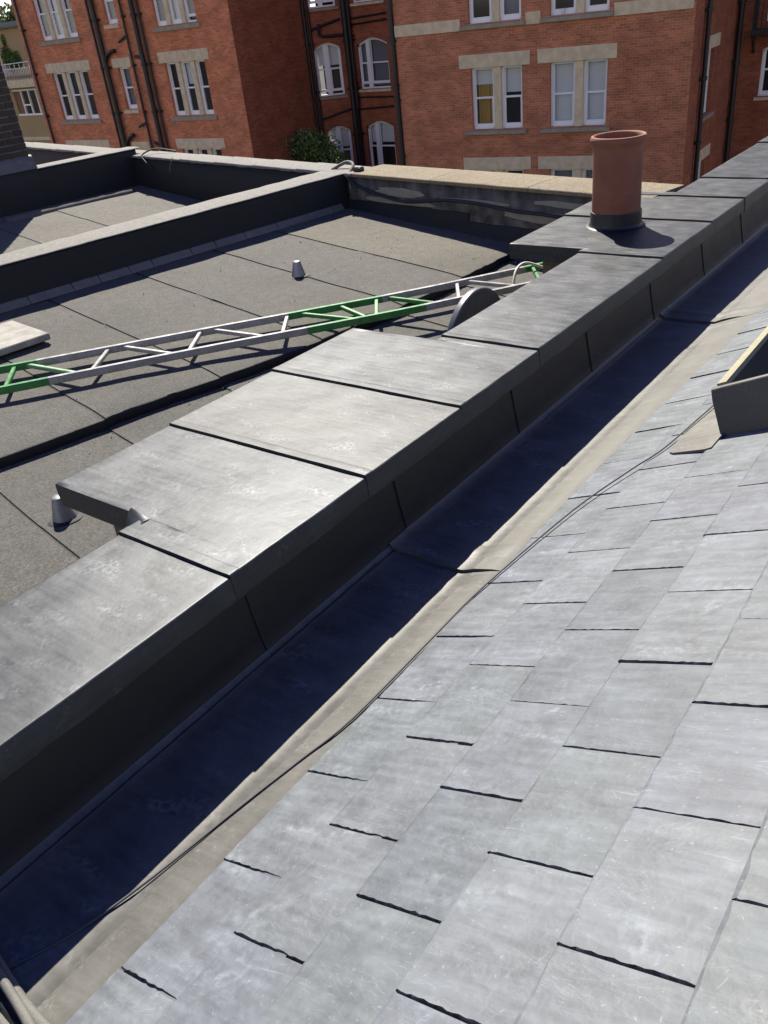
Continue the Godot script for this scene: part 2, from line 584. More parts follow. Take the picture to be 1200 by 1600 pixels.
# wall with rectangular openings [x0, x1, y0, y1, arch rise]
func wall_mesh(w: float, y0: float, y1: float, holes: Array, deep := 0.24, x_start := 0.0) -> ArrayMesh:
	var b := mb(0.22, 0.35)
	var xs := [x_start, w]
	var ys := [y0, y1]
	for h in holes:
		xs.append_array([h[0], h[1]])
		ys.append_array([h[2], h[3]])
	var k: float = ceil(x_start / 1.2) * 1.2
	while k < w - 0.05:
		xs.append(k)
		k += 1.2
	k = y0 + 1.2
	while k < y1 - 0.05:
		ys.append(k)
		k += 1.2
	xs.sort()
	ys.sort()
	var uv := func(x, y): return Vector2(x / 3.6, -y / 2.4)
	for i in xs.size() - 1:
		for j in ys.size() - 1:
			if xs[i + 1] - xs[i] < 1e-4 or ys[j + 1] - ys[j] < 1e-4:
				continue
			var cx: float = (xs[i] + xs[i + 1]) / 2
			var cy: float = (ys[j] + ys[j + 1]) / 2
			var open := false
			for h in holes:
				if cx > h[0] and cx < h[1] and cy > h[2] and cy < h[3]:
					open = true
			if not open:
				b.quad_uv(Vector3(xs[i], ys[j], 0), Vector3(xs[i + 1], ys[j], 0), Vector3(xs[i + 1], ys[j + 1], 0), Vector3(xs[i], ys[j + 1], 0),
					uv.call(xs[i], ys[j]), uv.call(xs[i + 1], ys[j]), uv.call(xs[i + 1], ys[j + 1]), uv.call(xs[i], ys[j + 1]))
	for h in holes:
		var x0: float = h[0]
		var x1: float = h[1]
		var a: float = h[2]
		var c: float = h[3]
		var rise: float = h[4] if h.size() > 4 else 0.0
		b.quad_uv(Vector3(x0, a, 0), Vector3(x0, c, 0), Vector3(x0, c, -deep), Vector3(x0, a, -deep), uv.call(0, a), uv.call(0, c), uv.call(deep, c), uv.call(deep, a))
		b.quad_uv(Vector3(x1, a, -deep), Vector3(x1, c, -deep), Vector3(x1, c, 0), Vector3(x1, a, 0), uv.call(0, a), uv.call(0, c), uv.call(deep, c), uv.call(deep, a))
		b.quad_uv(Vector3(x0, a, 0), Vector3(x0, a, -deep), Vector3(x1, a, -deep), Vector3(x1, a, 0), uv.call(x0, 0), uv.call(x0, deep), uv.call(x1, deep), uv.call(x1, 0))
		if rise <= 0.0:
			b.quad_uv(Vector3(x0, c, -deep), Vector3(x0, c, 0), Vector3(x1, c, 0), Vector3(x1, c, -deep), uv.call(x0, deep), uv.call(x0, 0), uv.call(x1, 0), uv.call(x1, deep))
		else:
			var prev := Vector3(x0, c - rise, 0)
			for q in range(1, 13):
				var t := q / 12.0
				var p := Vector3(lerpf(x0, x1, t), c - rise + rise * sin(PI * t), 0)
				var corner := Vector3(x0, c, 0) if t <= 0.5 else Vector3(x1, c, 0)
				b.tri(prev, p, corner, uv.call(prev.x, prev.y), uv.call(p.x, p.y), uv.call(corner.x, corner.y))
				var back := Vector3(0, 0, -deep)
				b.quad(prev + back, p + back, p, prev)
				prev = p
			b.tri(Vector3(x0, c, 0), Vector3((x0 + x1) / 2, c, 0), Vector3((x0 + x1) / 2, c, 0) - Vector3(0, 0.0, 0))
	return b.mesh()

func arch_y(x: float, x0: float, x1: float, top: float, rise: float) -> float:
	if rise <= 0.0:
		return top
	return top - rise + rise * sin(PI * clampf((x - x0) / (x1 - x0), 0.0, 1.0))

func bar(b: MB, x0: float, x1: float, y0: float, y1: float, z0: float, z1: float):
	b.box(Vector3(x0, y0, z0), Vector3(x1, y1, z1))

# one sash window in a facade frame; look: dark, blind, half, curtain, grey
func sash(bld: Node3D, xf: Transform3D, x0: float, x1: float, y0: float, y1: float, look := "dark", rise := 0.0, split := 0.0, raised := 0.0):
	var b := mb()
	var f := 0.075
	var zb := -0.24
	var zf := -0.12
	bar(b, x0, x0 + f, y0, y1 - rise, zb, zf)
	bar(b, x1 - f, x1, y0, y1 - rise, zb, zf)
	bar(b, x0 + f, x1 - f, y0, y0 + 0.06, zb, zf + 0.02)
	if rise > 0.0:
		var prev := x0
		for q in range(1, 11):
			var x := lerpf(x0, x1, q / 10.0)
			var ya := arch_y(prev, x0, x1, y1, rise)
			var yb := arch_y(x, x0, x1, y1, rise)
			b.hexa([Vector3(prev, ya - 0.09, zf), Vector3(x, yb - 0.09, zf), Vector3(x, yb - 0.09, zb), Vector3(prev, ya - 0.09, zb)],
				[Vector3(prev, ya + 0.01, zf), Vector3(x, yb + 0.01, zf), Vector3(x, yb + 0.01, zb), Vector3(prev, ya + 0.01, zb)])
			prev = x
	else:
		bar(b, x0 + f, x1 - f, y1 - 0.07, y1, zb, zf)
	var xa := x0 + f
	if split > 0.0:
		bar(b, x0 + f + split, x0 + f + split + 0.2, y0, y1 - 0.05, zb, zf + 0.015)
	var win := part(bld, "window", b.mesh(), mats.white_paint, xf)
	var ym := (y0 + y1) / 2.0 + 0.02
	# upper sash behind, lower sash in front
	var bays := [[x0 + f, x1 - f]]
	if split > 0.0:
		bays = [[x0 + f, x0 + f + split], [x0 + f + split + 0.2, x1 - f]]
	for q in bays:
		var a: float = q[0]
		var c: float = q[1]
		var s := mb()
		var e := 0.045
		var lift := raised
		bar(s, a, c, ym - 0.03, ym + 0.03, zf - 0.06, zf - 0.015)
		bar(s, a, a + e, y0 + 0.06 + lift, ym - 0.03, zf - 0.055, zf - 0.018)
		bar(s, c - e, c, y0 + 0.06 + lift, ym - 0.03, zf - 0.055, zf - 0.018)
		bar(s, a + e, c - e, y0 + 0.06 + lift, y0 + 0.16 + lift, zf - 0.055, zf - 0.018)
		bar(s, a, a + e * 0.7, ym + 0.03, y1 - 0.07, zf - 0.10, zf - 0.062)
		bar(s, c - e * 0.7, c, ym + 0.03, y1 - 0.07, zf - 0.10, zf - 0.062)
		part(win, "sash", s.mesh(), mats.white_paint, xf)
		var p := mb()
		p.quad(Vector3(a + e, y0 + 0.16 + lift, zf - 0.035), Vector3(c - e, y0 + 0.16 + lift, zf - 0.035), Vector3(c - e, ym - 0.03, zf - 0.035), Vector3(a + e, ym - 0.03, zf - 0.035))
		part(win, "pane", p.mesh(), mats.glass, xf)
		p = mb()
		var yt := y1 - 0.07 if rise <= 0.0 else y1 - 0.02
		p.quad(Vector3(a + e * 0.7, ym + 0.03, zf - 0.08), Vector3(c - e * 0.7, ym + 0.03, zf - 0.08), Vector3(c - e * 0.7, yt, zf - 0.08), Vector3(a + e * 0.7, yt, zf - 0.08))
		part(win, "pane", p.mesh(), mats.glass, xf)
		if look == "blind" or look == "half" or look == "grey" or look == "curtain":
			var d := mb(0.12, 2.0)
			var yb: float = {"blind": y0 + 0.1, "grey": y0 + 0.1, "half": ym - 0.02 + (y1 - ym) * 0.15, "curtain": ym + (y1 - ym) * 0.42}[look]
			d.box(Vector3(a, yb, zf - 0.19), Vector3(c, y1 - 0.03, zf - 0.17))
			part(win, "blind", d.mesh(), mats.blind_grey if look == "grey" else mats.blind, xf)
		if look == "curtain":
			var rows := []
			for yy in [y0 + 0.08, ym + (y1 - ym) * 0.42]:
				var r := []
				for i in 41:
					var t := i / 40.0
					r.append(Vector3(lerpf(a, c, t), yy, zf - 0.27 + 0.035 * sin(t * 34.0) + 0.012 * sin(t * 13.0)))
				rows.append(r)
			d_grid(win, rows, xf)
	return win

func d_grid(win: Node3D, rows: Array, xf: Transform3D):
	var d := mb(0.2, 3.0)
	d.grid(rows, true)
	part(win, "curtain", d.mesh(), mats.curtain, xf)

func stone_box(bld: Node3D, called: String, xf: Transform3D, x0: float, x1: float, y0: float, y1: float, z0 := -0.1, z1 := 0.035, m := "stone", slope := 0.0):
	var b := mb(0.10, 0.8)
	b.hexa([Vector3(x0, y0, z1), Vector3(x1, y0, z1), Vector3(x1, y0, z0), Vector3(x0, y0, z0)],
		[Vector3(x0, y1 - slope, z1), Vector3(x1, y1 - slope, z1), Vector3(x1, y1, z0), Vector3(x0, y1, z0)])
	return part(bld, called, b.mesh(), mats[m], xf)

func pipe(bld: Node3D, xf: Transform3D, pts: Array, r: float):
	var p := []
	for q in pts:
		p.append(Vector3(q[0], q[1], q[2] if q.size() > 2 else r + 0.05))
	var b := mb()
	b.tube(p, r, 9)
	var o := part(bld, "drainpipe", b.mesh(), mats.black_iron, xf)
	var a: Vector3 = p[0]
	var z: Vector3 = p[p.size() - 1]
	if p.size() == 2 and absf(a.y - z.y) > 3.0:
		var k: float = min(a.y, z.y) + 0.9
		while k < max(a.y, z.y):
			var c := mb()
			var m := a.lerp(z, (k - a.y) / (z.y - a.y))
			c.tube([m - Vector3(0, 0.06, 0), m + Vector3(0, 0.06, 0)], r * 1.35, 9)
			c.box(m + Vector3(-r * 1.9, -0.025, -r - 0.05), m + Vector3(r * 1.9, 0.025, 0))
			part(o, "collar", c.mesh(), mats.black_iron, xf)
			k += 1.83
	return o

func core(bld: Node3D, pts: Array, y0: float, y1: float, m: Material, called := "inner_wall"):
	# closed prism inside a block (plan points counter-clockwise from above)
	var b := mb()
	var k := pts.size()
	for i in k:
		var p: Vector2 = pts[i]
		var q: Vector2 = pts[(i + 1) % k]
		b.quad(Vector3(p.x, EYE + y0, p.y), Vector3(q.x, EYE + y0, q.y), Vector3(q.x, EYE + y1, q.y), Vector3(p.x, EYE + y1, p.y))
	for i in range(1, k - 1):
		b.tri(Vector3(pts[0].x, EYE + y1, pts[0].y), Vector3(pts[i].x, EYE + y1, pts[i].y), Vector3(pts[i + 1].x, EYE + y1, pts[i + 1].y))
	return part(bld, called, b.mesh(), m)

func build_blocks():
	var low := -12.9
	var top := 6.2
	# ---- left block: front A and its return
	var A := thing("mansion_block", "orange red brick block at left with three-light stone windows and black drainpipes", "building", Vector3(-33.7, 0, -26.5))
	var xa := frame(-40.75, -26.5, 1, 0)
	var holes := []
	var floors := [[0.30, 2.35], [-3.06, -1.04], [-6.45, -4.38]]
	for fl in floors:
		for q in [[1.62, 4.40], [9.75, 12.2]]:
			holes.append([q[0], q[1], fl[0], fl[1]])
	for fl in [[0.60, 2.25], [-2.72, -1.06], [-6.1, -4.44]]:
		holes.append([6.62, 7.36, fl[0], fl[1]])
	part(A, "wall", wall_mesh(14.07, low, top, holes), mats.brick, xa)
	var xr := frame(-26.68, -26.5, 0, -1)
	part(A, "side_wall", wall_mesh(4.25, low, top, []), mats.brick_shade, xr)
	core(A, [Vector2(-40.72, -27.4), Vector2(-27.0, -27.4), Vector2(-27.0, -30.6), Vector2(-40.72, -30.6)], low, top - 0.3, mats.interior)
	core(A, [Vector2(-40.75, -26.55), Vector2(-40.45, -26.55), Vector2(-40.45, -38), Vector2(-40.75, -38)], low, top, mats.tan_brick, "end_wall")
	core(A, [Vector2(-40.4, -26.55), Vector2(-26.5, -26.45), Vector2(-26.5, -36), Vector2(-40.4, -36)], top - 0.28, top, mats.stone_grey, "roof")
	var looks := ["dark", "grey", "dark", "dark", "dark", "grey"]
	var fi := 0
	for fl in floors:
		var qi := 0
		for q in [[1.62, 4.40], [9.75, 12.2]]:
			var w: float = q[1] - q[0]
			var mul := 0.25
			var lw := (w - 2 * mul) / 3.0
			for k in 3:
				var x: float = q[0] + k * (lw + mul)
				var lk: String = ["dark", "half", "dark"][k] if (fi == 1 and qi == 1) else (["grey", "blind", "grey"][k] if fi == 0 else "dark")
				sash(A, xa, x, x + lw, fl[0], fl[1], lk, 0.0, 0.0, 0.12 if (fi == 0 and qi == 1 and k == 2) else 0.0)
				if k < 2:
					stone_box(A, "mullion", xa, x + lw, x + lw + mul, fl[0], fl[1], -0.235, -0.02)
			stone_box(A, "sill", xa, q[0] - 0.17, q[1] + 0.17, fl[0] - 0.2, fl[0], -0.2, 0.09, "stone_grey", 0.05)
			stone_box(A, "lintel", xa, q[0] - 0.28, q[1] + 0.32, fl[1], fl[1] + 0.40, -0.1, 0.04)
			qi += 1
		fi += 1
	for fl in [[0.60, 2.25], [-2.72, -1.06], [-6.1, -4.44]]:
		sash(A, xa, 6.62, 7.36, fl[0], fl[1], "grey")
		stone_box(A, "sill", xa, 6.45, 7.45, fl[0] - 0.17, fl[0], -0.2, 0.09, "stone", 0.04)
		stone_box(A, "lintel", xa, 6.34, 7.6, fl[1], fl[1] + 0.36, -0.1, 0.04)
	for q in [[0.44, 0.06], [5.66, 0.055], [6.05, 0.1], [7.85, 0.05], [8.62, 0.1], [8.93, 0.055]]:
		pipe(A, xa, [[q[0], low], [q[0], top]], q[1])
	pipe(A, xa, [[6.1, -0.75], [6.25, -0.55], [6.6, -0.42], [6.85, -0.4]], 0.08)
	pipe(A, xa, [[6.1, -4.25], [6.3, -4.0], [6.6, -3.82], [6.8, -3.78]], 0.08)
	pipe(A, xa, [[7.8, 0.1], [7.55, 0.02], [7.25, -0.1]], 0.05)
	pipe(A, xa, [[7.8, -3.3], [7.55, -3.36], [7.3, -3.45]], 0.05)
	pipe(A, xa, [[8.55, -0.8], [8.3, -0.72], [8.1, -0.7]], 0.06)
	pipe(A, xa, [[8.5, -4.3], [8.3, -4.2], [8.1, -4.1]], 0.06)
	# ---- recessed link: splayed wall and back wall with arched windows
	var L := thing("mansion_block", "shaded red brick recess with arched white windows and thick black soil pipes", "building", Vector3(-23.5, 0, -31.9))
	var xs := frame(-26.68, -30.7, 0.77, -0.64)
	var hs := [[0.3, 1.42, -3.05, -1.02, 0.2], [0.3, 1.42, 0.28, 2.3, 0.2], [0.42, 1.48, -6.35, -4.28, 0.2]]
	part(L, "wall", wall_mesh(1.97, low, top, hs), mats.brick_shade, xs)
	for h in hs:
		sash(L, xs, h[0], h[1], h[2], h[3], "half" if h[2] < 0 else "dark", 0.2, 0.33, 0.1)
		stone_box(L, "sill", xs, h[0] - 0.08, h[1] + 0.12, h[2] - 0.12, h[2], -0.2, 0.08, "stone_grey", 0.03)
	var xk := frame(-25.18, -31.95, 1, 0)
	var hk := [[0.22, 1.84, -2.92, -1.0, 0.24], [0.22, 1.84, 0.3, 2.3, 0.24], [0.3, 1.8, -6.3, -4.2, 0.24]]
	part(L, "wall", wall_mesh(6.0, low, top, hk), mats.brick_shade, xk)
	for h in hk:
		sash(L, xk, h[0], h[1], h[2], h[3], "half" if h[2] < -5 else "grey", 0.24, 0.34, 0.12 if h[2] > -4 else 0.0)
		stone_box(L, "sill", xk, h[0] - 0.06, h[1] + 0.06, h[2] - 0.12, h[2], -0.2, 0.08, "stone", 0.03)
	core(L, [Vector2(-26.9, -31.9), Vector2(-25.3, -33.0), Vector2(-19.2, -33.0), Vector2(-19.2, -38), Vector2(-26.9, -38)], low, top - 0.3, mats.interior)
	core(L, [Vector2(-27.0, -30.3), Vector2(-25.2, -31.75), Vector2(-19.0, -31.75), Vector2(-19.0, -39), Vector2(-27.0, -39)], top - 0.28, top, mats.stone_grey, "roof")
	for q in [[0.06, 0.075], [0.25, 0.055]]:
		pipe(L, xs, [[q[0], low], [q[0], top]], q[1])
	pipe(L, xs, [[1.74, low], [1.74, top]], 0.12)
	pipe(L, xk, [[-0.02, low, 0.14], [-0.02, top, 0.14]], 0.13)
	pipe(L, xk, [[0.22 - 0.1, -3.6, 0.2], [0.12, top, 0.2]], 0.06)
	pipe(L, xk, [[2.2, low], [2.2, top]], 0.07)
	pipe(L, xs, [[0.25, -0.5], [1.0, -0.32], [1.55, -0.2]], 0.05)
	pipe(L, xs, [[0.62, -0.3], [0.62, -0.72], [0.75, -0.78], [1.7, -0.8]], 0.06)
	pipe(L, xs, [[0.25, -3.95], [0.9, -3.8], [1.7, -3.62]], 0.04)
	for q in [[-0.25, -0.18], [-0.47, -0.4], [-3.23, -3.25], [-3.7, -3.62]]:
		pipe(L, xk, [[0.1, q[0]], [1.95, q[1]]], 0.035)
	# ---- right block
	var B := thing("mansion_block", "red brick block at right with paired stone windows and a pale stone band", "building", Vector3(-14.2, 0, -27.2))
	var xb := frame(-19.12, -26.7, cos(0.0941), -sin(0.0941))
	var hb := []
	for fl in [[-0.74, 1.3], [-3.9, -2.02], [-7.1, -5.2]]:
		hb.append([2.78, 4.62, fl[0], fl[1]])
		hb.append([5.57, 7.44, fl[0], fl[1]])
	part(B, "wall", wall_mesh(9.96, low, top, hb), mats.brick_b, xb)
	var lk := {0: [["dark", "grey"], ["dark", "dark"]], 1: [["curtain", "half"], ["blind", "blind"]], 2: [["dark", "dark"], ["grey", "grey"]]}
	var i := 0
	for fl in [[-0.74, 1.3], [-3.9, -2.02], [-7.1, -5.2]]:
		var j := 0
		for q in [[2.78, 4.62], [5.57, 7.44]]:
			var mid: float = (q[0] + q[1]) / 2.0 + 0.03
			sash(B, xb, q[0], mid - 0.13, fl[0], fl[1], lk[i][j][0])
			sash(B, xb, mid + 0.13, q[1], fl[0], fl[1], lk[i][j][1])
			stone_box(B, "mullion", xb, mid - 0.13, mid + 0.13, fl[0], fl[1], -0.235, -0.015)
			stone_box(B, "sill", xb, q[0] - 0.29, q[1] + 0.15, fl[0] - 0.16, fl[0], -0.2, 0.11, "stone_grey", 0.05)
			if i > 0:
				stone_box(B, "lintel", xb, q[0] - 0.4, q[1] + 0.29, fl[1], fl[1] + 0.40, -0.1, 0.04)
			j += 1
		i += 1
	for q in [[0.0, 2.48], [4.78, 5.27], [7.60, 9.9]]:
		stone_box(B, "stone_band", xb, q[0], q[1], -0.91, -0.57, -0.1, 0.045)
	# return to the right with a narrow window, then the far wall
	var cx := -19.12 + 9.96 * cos(0.0941)
	var cz := -26.7 - 9.96 * sin(0.0941)
	var xt := frame(cx, cz, -sin(0.0941), -cos(0.0941))
	var ht := [[1.55, 2.95, -4.0, -2.12], [1.55, 2.95, -7.2, -5.4]]
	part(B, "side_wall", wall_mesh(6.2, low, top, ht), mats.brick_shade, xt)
	for h in ht:
		sash(B, xt, h[0], h[1], h[2], h[3], "grey")
		stone_box(B, "lintel", xt, h[0] - 0.1, h[1] + 0.5, h[3], h[3] + 0.36, -0.1, 0.04)
		stone_box(B, "sill", xt, h[0] - 0.1, h[1] + 0.3, h[2] - 0.14, h[2], -0.2, 0.1, "stone_grey", 0.04)
	pipe(B, xt, [[1.2, low], [1.2, top]], 0.075)
	pipe(B, xt, [[5.9, low], [5.9, top]], 0.09)
	pipe(B, xb, [[-0.12, low, 0.02], [-0.12, top, 0.02]], 0.08)
	var wx := cx - 6.2 * sin(0.0941)
	var wz := cz - 6.2 * cos(0.0941)
	var xc := frame(wx, wz, cos(0.0941), -sin(0.0941))
	var hc := [[0.9, 2.1, -4.0, -2.38, 0.16], [0.9, 2.1, -1.7, 0.6, 0.16]]
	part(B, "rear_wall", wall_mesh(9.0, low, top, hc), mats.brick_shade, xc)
	for h in hc:
		sash(B, xc, h[0], h[1], h[2], h[3], "dark", 0.16)
	stone_box(B, "sill", xc, 0.8, 2.2, -4.12, -4.0, -0.2, 0.09, "stone", 0.03)
	core(B, [Vector2(-19.0, -27.7), Vector2(-10.2, -28.5), Vector2(-10.6, -35.5), Vector2(-19.0, -35.5)], low, top - 0.3, mats.interior)
	core(B, [Vector2(-10.4, -35.0), Vector2(-0.9, -35.9), Vector2(-0.9, -38), Vector2(-10.4, -38)], low, top - 0.3, mats.interior)
	core(B, [Vector2(-19.3, -26.5), Vector2(-9.0, -27.4), Vector2(-9.6, -33.6), Vector2(-0.8, -34.5), Vector2(-0.8, -39), Vector2(-19.3, -39)], top - 0.28, top, mats.stone_grey, "roof")
	core(B, [Vector2(-19.12, -26.74), Vector2(-18.9, -26.74), Vector2(-18.9, -38), Vector2(-19.12, -38)], low, top, mats.brick_shade, "end_wall")
	# iron balcony on the far wall
	var bal := mb()
	bal.box(Vector3(0.6, -2.05, 0.02), Vector3(2.7, -1.9, 0.75))
	var balc := part(B, "balcony", bal.mesh(), mats.black_iron, xc)
	for side in [0.62, 2.66]:
		var bb := mb()
		bb.tube([Vector3(side, -2.05, 0.7), Vector3(side, -2.62, 0.05)], 0.03, 6)
		bb.tube([Vector3(side, -2.05, 0.05), Vector3(side, -2.65, 0.05)], 0.03, 6)
		part(balc, "bracket", bb.mesh(), mats.black_iron, xc)
	var rr := mb()
	rr.tube([Vector3(0.62, -0.95, 0.03), Vector3(0.62, -0.95, 0.72), Vector3(2.66, -0.95, 0.72), Vector3(2.66, -0.95, 0.03)], 0.028, 6)
	for k in 16:
		var x := 0.62 + k * 0.136
		rr.tube([Vector3(x, -1.9, 0.72), Vector3(x, -0.95, 0.72)], 0.014, 5)
	for k in 5:
		rr.tube([Vector3(0.62, -1.9, 0.1 + k * 0.13), Vector3(0.62, -0.95, 0.1 + k * 0.13)], 0.014, 5)
	part(balc, "railing", rr.mesh(), mats.black_iron, xc)
	# paper cup on a window sill
	var cup := mb()
	cup.lathe(Vector3.ZERO, [[0.0, 0.0], [0.04, 0.0], [0.055, 0.16], [0.05, 0.16], [0.036, 0.01], [0.0, 0.01]], 16)
	var cm := solo("cup", cup.mesh(), mats.plain_white, "small white cup standing on the upper stone sill above the chimney pot", "cup")
	cm.position = xb * Vector3(5.98, -0.735, -0.03)

# ------------------------------------------------------------------ far left: pale block, trees
func leafy(b: MB, c: Vector3, r: Vector3, count: int, size: float):
	var lobes := []
	for k in 14:
		var d := Vector3(rng.randfn(), rng.randfn(), rng.randfn()).normalized()
		lobes.append([c + Vector3(d.x * r.x, d.y * r.y, d.z * r.z) * rng.randf_range(0.35, 0.75), rng.randf_range(0.28, 0.5)])
	for k in count:
		var l: Array = lobes[rng.randi() % lobes.size()]
		var d := Vector3(rng.randfn(), rng.randfn(), rng.randfn()).normalized() * pow(rng.randf(), 0.4)
		var p: Vector3 = l[0] + Vector3(d.x * r.x, d.y * r.y, d.z * r.z) * l[1]
		var bs := Basis.from_euler(Vector3(rng.randf_range(-1.2, 1.2), rng.randf() * TAU, rng.randf_range(-0.8, 0.8)))
		var s := size * rng.randf_range(0.6, 1.3)
		var g := rng.randf_range(0.65, 1.35)
		b.base = Color(g, g * rng.randf_range(0.92, 1.08), g * rng.randf_range(0.7, 1.1))
		var x := bs.x * s
		var y := bs.z * s * 1.7
		b.quad(p - x * 0.15 - y * 0.5, p + x * 0.5, p + x * 0.12 + y * 0.5, p - x * 0.5)

func tree(label: String, base: Vector3, c: Vector3, r: Vector3, count: int, size: float, leaf: Material, group := ""):
	var t := thing("leafy_tree", label, "tree", base, group)
	var b := mb()
	var m := base.lerp(c, 0.6) + Vector3(0.15, 0, 0.1)
	b.tube([base, base.lerp(m, 0.5), m], 0.16, 8)
	for k in 6:
		var e := c + Vector3(rng.randf_range(-0.7, 0.7) * r.x, rng.randf_range(-0.2, 0.7) * r.y, rng.randf_range(-0.7, 0.7) * r.z)
		b.tube([m, m.lerp(e, 0.5) + Vector3(0, 0.1, 0), e], 0.05, 6)
	part(t, "trunk", b.mesh(), mats.bark)
	var l := mb()
	leafy(l, c, r, count, size)
	part(t, "crown", l.mesh(), leaf)

func build_far_left():
	tree("dark green bushy tree in front of the shaded brick recess", Vector3(-26.0, 0, -29.2), Vector3(-26.1, EYE - 5.35, -29.3), Vector3(2.4, 1.4, 1.3), 6500, 0.085, mats.leaf)
	tree("sunlit green tree above the pale block's roof, at the sky's edge", Vector3(-98.0, 0, -63.0), Vector3(-98.0, EYE + 1.6, -63.0), Vector3(5.0, 3.2, 4.0), 5000, 0.30, mats.leaf_far, "trees behind the pale block")
	tree("taller green tree beside the red block's corner, behind the pale block's roof", Vector3(-93.0, 0, -61.5), Vector3(-93.2, EYE + 2.0, -61.5), Vector3(3.2, 3.2, 3.0), 4200, 0.30, mats.leaf_far, "trees behind the pale block")
	var T := thing("balcony_block", "yellow brown brick block with white balcony railing, far left behind the red block", "building", Vector3(-68, 0, -40))
	var xf := frame(-76.0, -40.0, 1, 0)
	var holes := [[11.4, 15.4, -4.2, -2.45], [8.6, 11.25, -0.75 - 1.2, 0.4]]
	part(T, "wall", wall_mesh(19.0, -12.9, 1.5, [holes[0], holes[1]], 0.3), mats.tan_brick, xf)
	core(T, [Vector2(-76, -41), Vector2(-57, -41), Vector2(-57, -50), Vector2(-76, -50)], -12.9, 1.2, mats.interior)
	# eaves and gutter
	stone_box(T, "roof", xf, -0.3, 19.3, 1.52, 1.75, -9.0, 0.45, "stone_grey")
	var g := mb()
	g.box(Vector3(-0.3, 1.6, 0.45), Vector3(19.3, 1.86, 0.6))
	part(T, "gutter", g.mesh(), mats.blind_grey, xf)
	# ribbon window with white frame
	var w := mb()
	for q in [[11.4, 15.4, -4.22, -4.1], [11.4, 15.4, -2.55, -2.44]]:
		w.box(Vector3(q[0], q[2], -0.1), Vector3(q[1], q[3], 0.06))
	for x in [12.35, 13.3, 14.3]:
		w.box(Vector3(x, -4.1, -0.1), Vector3(x + 0.11, -2.55, 0.03))
	w.box(Vector3(12.46, -3.55, -0.1), Vector3(13.3, -3.45, 0.03))
	var win := part(T, "window", w.mesh(), mats.white_paint, xf)
	var ps := [[11.4, 12.35], [12.46, 13.3], [13.41, 14.3], [14.41, 15.4]]
	for q in ps:
		var p := mb()
		p.quad(Vector3(q[0], -4.1, -0.05), Vector3(q[1], -4.1, -0.05), Vector3(q[1], -2.55, -0.05), Vector3(q[0], -2.55, -0.05))
		part(win, "pane", p.mesh(), mats.glass, xf)
	var pn := mb()
	pn.box(Vector3(11.4, -4.1, -0.28), Vector3(12.35, -2.55, -0.1))
	part(T, "infill_panel", pn.mesh(), mats.brick_shade, xf)
	stone_box(T, "string_band", xf, 0.0, 19.0, -5.95, -5.7, -0.1, 0.2, "stone")
	stone_box(T, "door_frame", xf, 10.9, 11.25, -1.9, 0.4, -0.2, 0.04, "stone")
	# balcony
	stone_box(T, "balcony", xf, 10.2, 19.0, -2.25, -1.75, 0.0, 1.3, "stone")
	var rl := mb()
	rl.tube([Vector3(10.25, -0.78, 1.2), Vector3(18.9, -0.62, 1.2)], 0.035, 6)
	rl.tube([Vector3(10.25, -1.05, 1.2), Vector3(18.9, -1.02, 1.2)], 0.03, 6)
	for k in 44:
		var x := 10.3 + k * 0.2
		rl.tube([Vector3(x, -1.75, 1.2), Vector3(x + 0.03, -1.4, 1.28), Vector3(x, -1.04, 1.2)], 0.022, 5)
		if k % 3 == 0:
			rl.tube([Vector3(x, -1.04, 1.2), Vector3(x, -0.76, 1.2)], 0.022, 5)
	part(T, "railing", rl.mesh(), mats.white_paint, xf)
	# climbing plant on its wall
	var cl := mb()
	for k in 9:
		var q := Vector3(12.6 + rng.randf_range(-0.9, 1.6), -0.3 + k * 0.12, 0.1)
		leafy(cl, xf * (q - Vector3(0, 0.6, 0)), Vector3(0.7, 0.45, 0.12), 160, 0.12)
	leafy(cl, xf * Vector3(12.3, 0.9, 0.1), Vector3(0.25, 0.8, 0.08), 200, 0.1)
	var cr := solo("climbing_plant", cl.mesh(), mats.leaf, "dark climbing plant on the yellow brown wall above the balcony", "plant")
	cr.set_meta("label", "dark climbing plant on the yellow brown wall above the white balcony railing")

# ------------------------------------------------------------------ neighbour's felt roofs
func roof_y(u: float) -> float:
	return -1.247 - 0.058 * (u + 4.89)

func mid_y(u: float) -> float:
	return -1.30 - 0.058 * (u + 8.0)

func low_y(u: float) -> float:
	return -1.400 - 0.058 * (u + 3.2)

func step_u(s: float) -> float:
	var k := [[-2.0, -3.30], [0.6, -3.24], [1.1, -3.212], [1.6, -3.188], [2.0, -3.145], [2.4, -3.12], [3.0, -3.128], [3.48, -3.160], [4.02, -3.226], [4.4, -3.25]]
	for i in k.size() - 1:
		if s <= k[i + 1][0]:
			return lerpf(k[i][1], k[i + 1][1], clampf((s - k[i][0]) / (k[i + 1][0] - k[i][0]), 0, 1)) + 0.003 * nz.get_noise_1d(s * 3.0)
	return -3.25

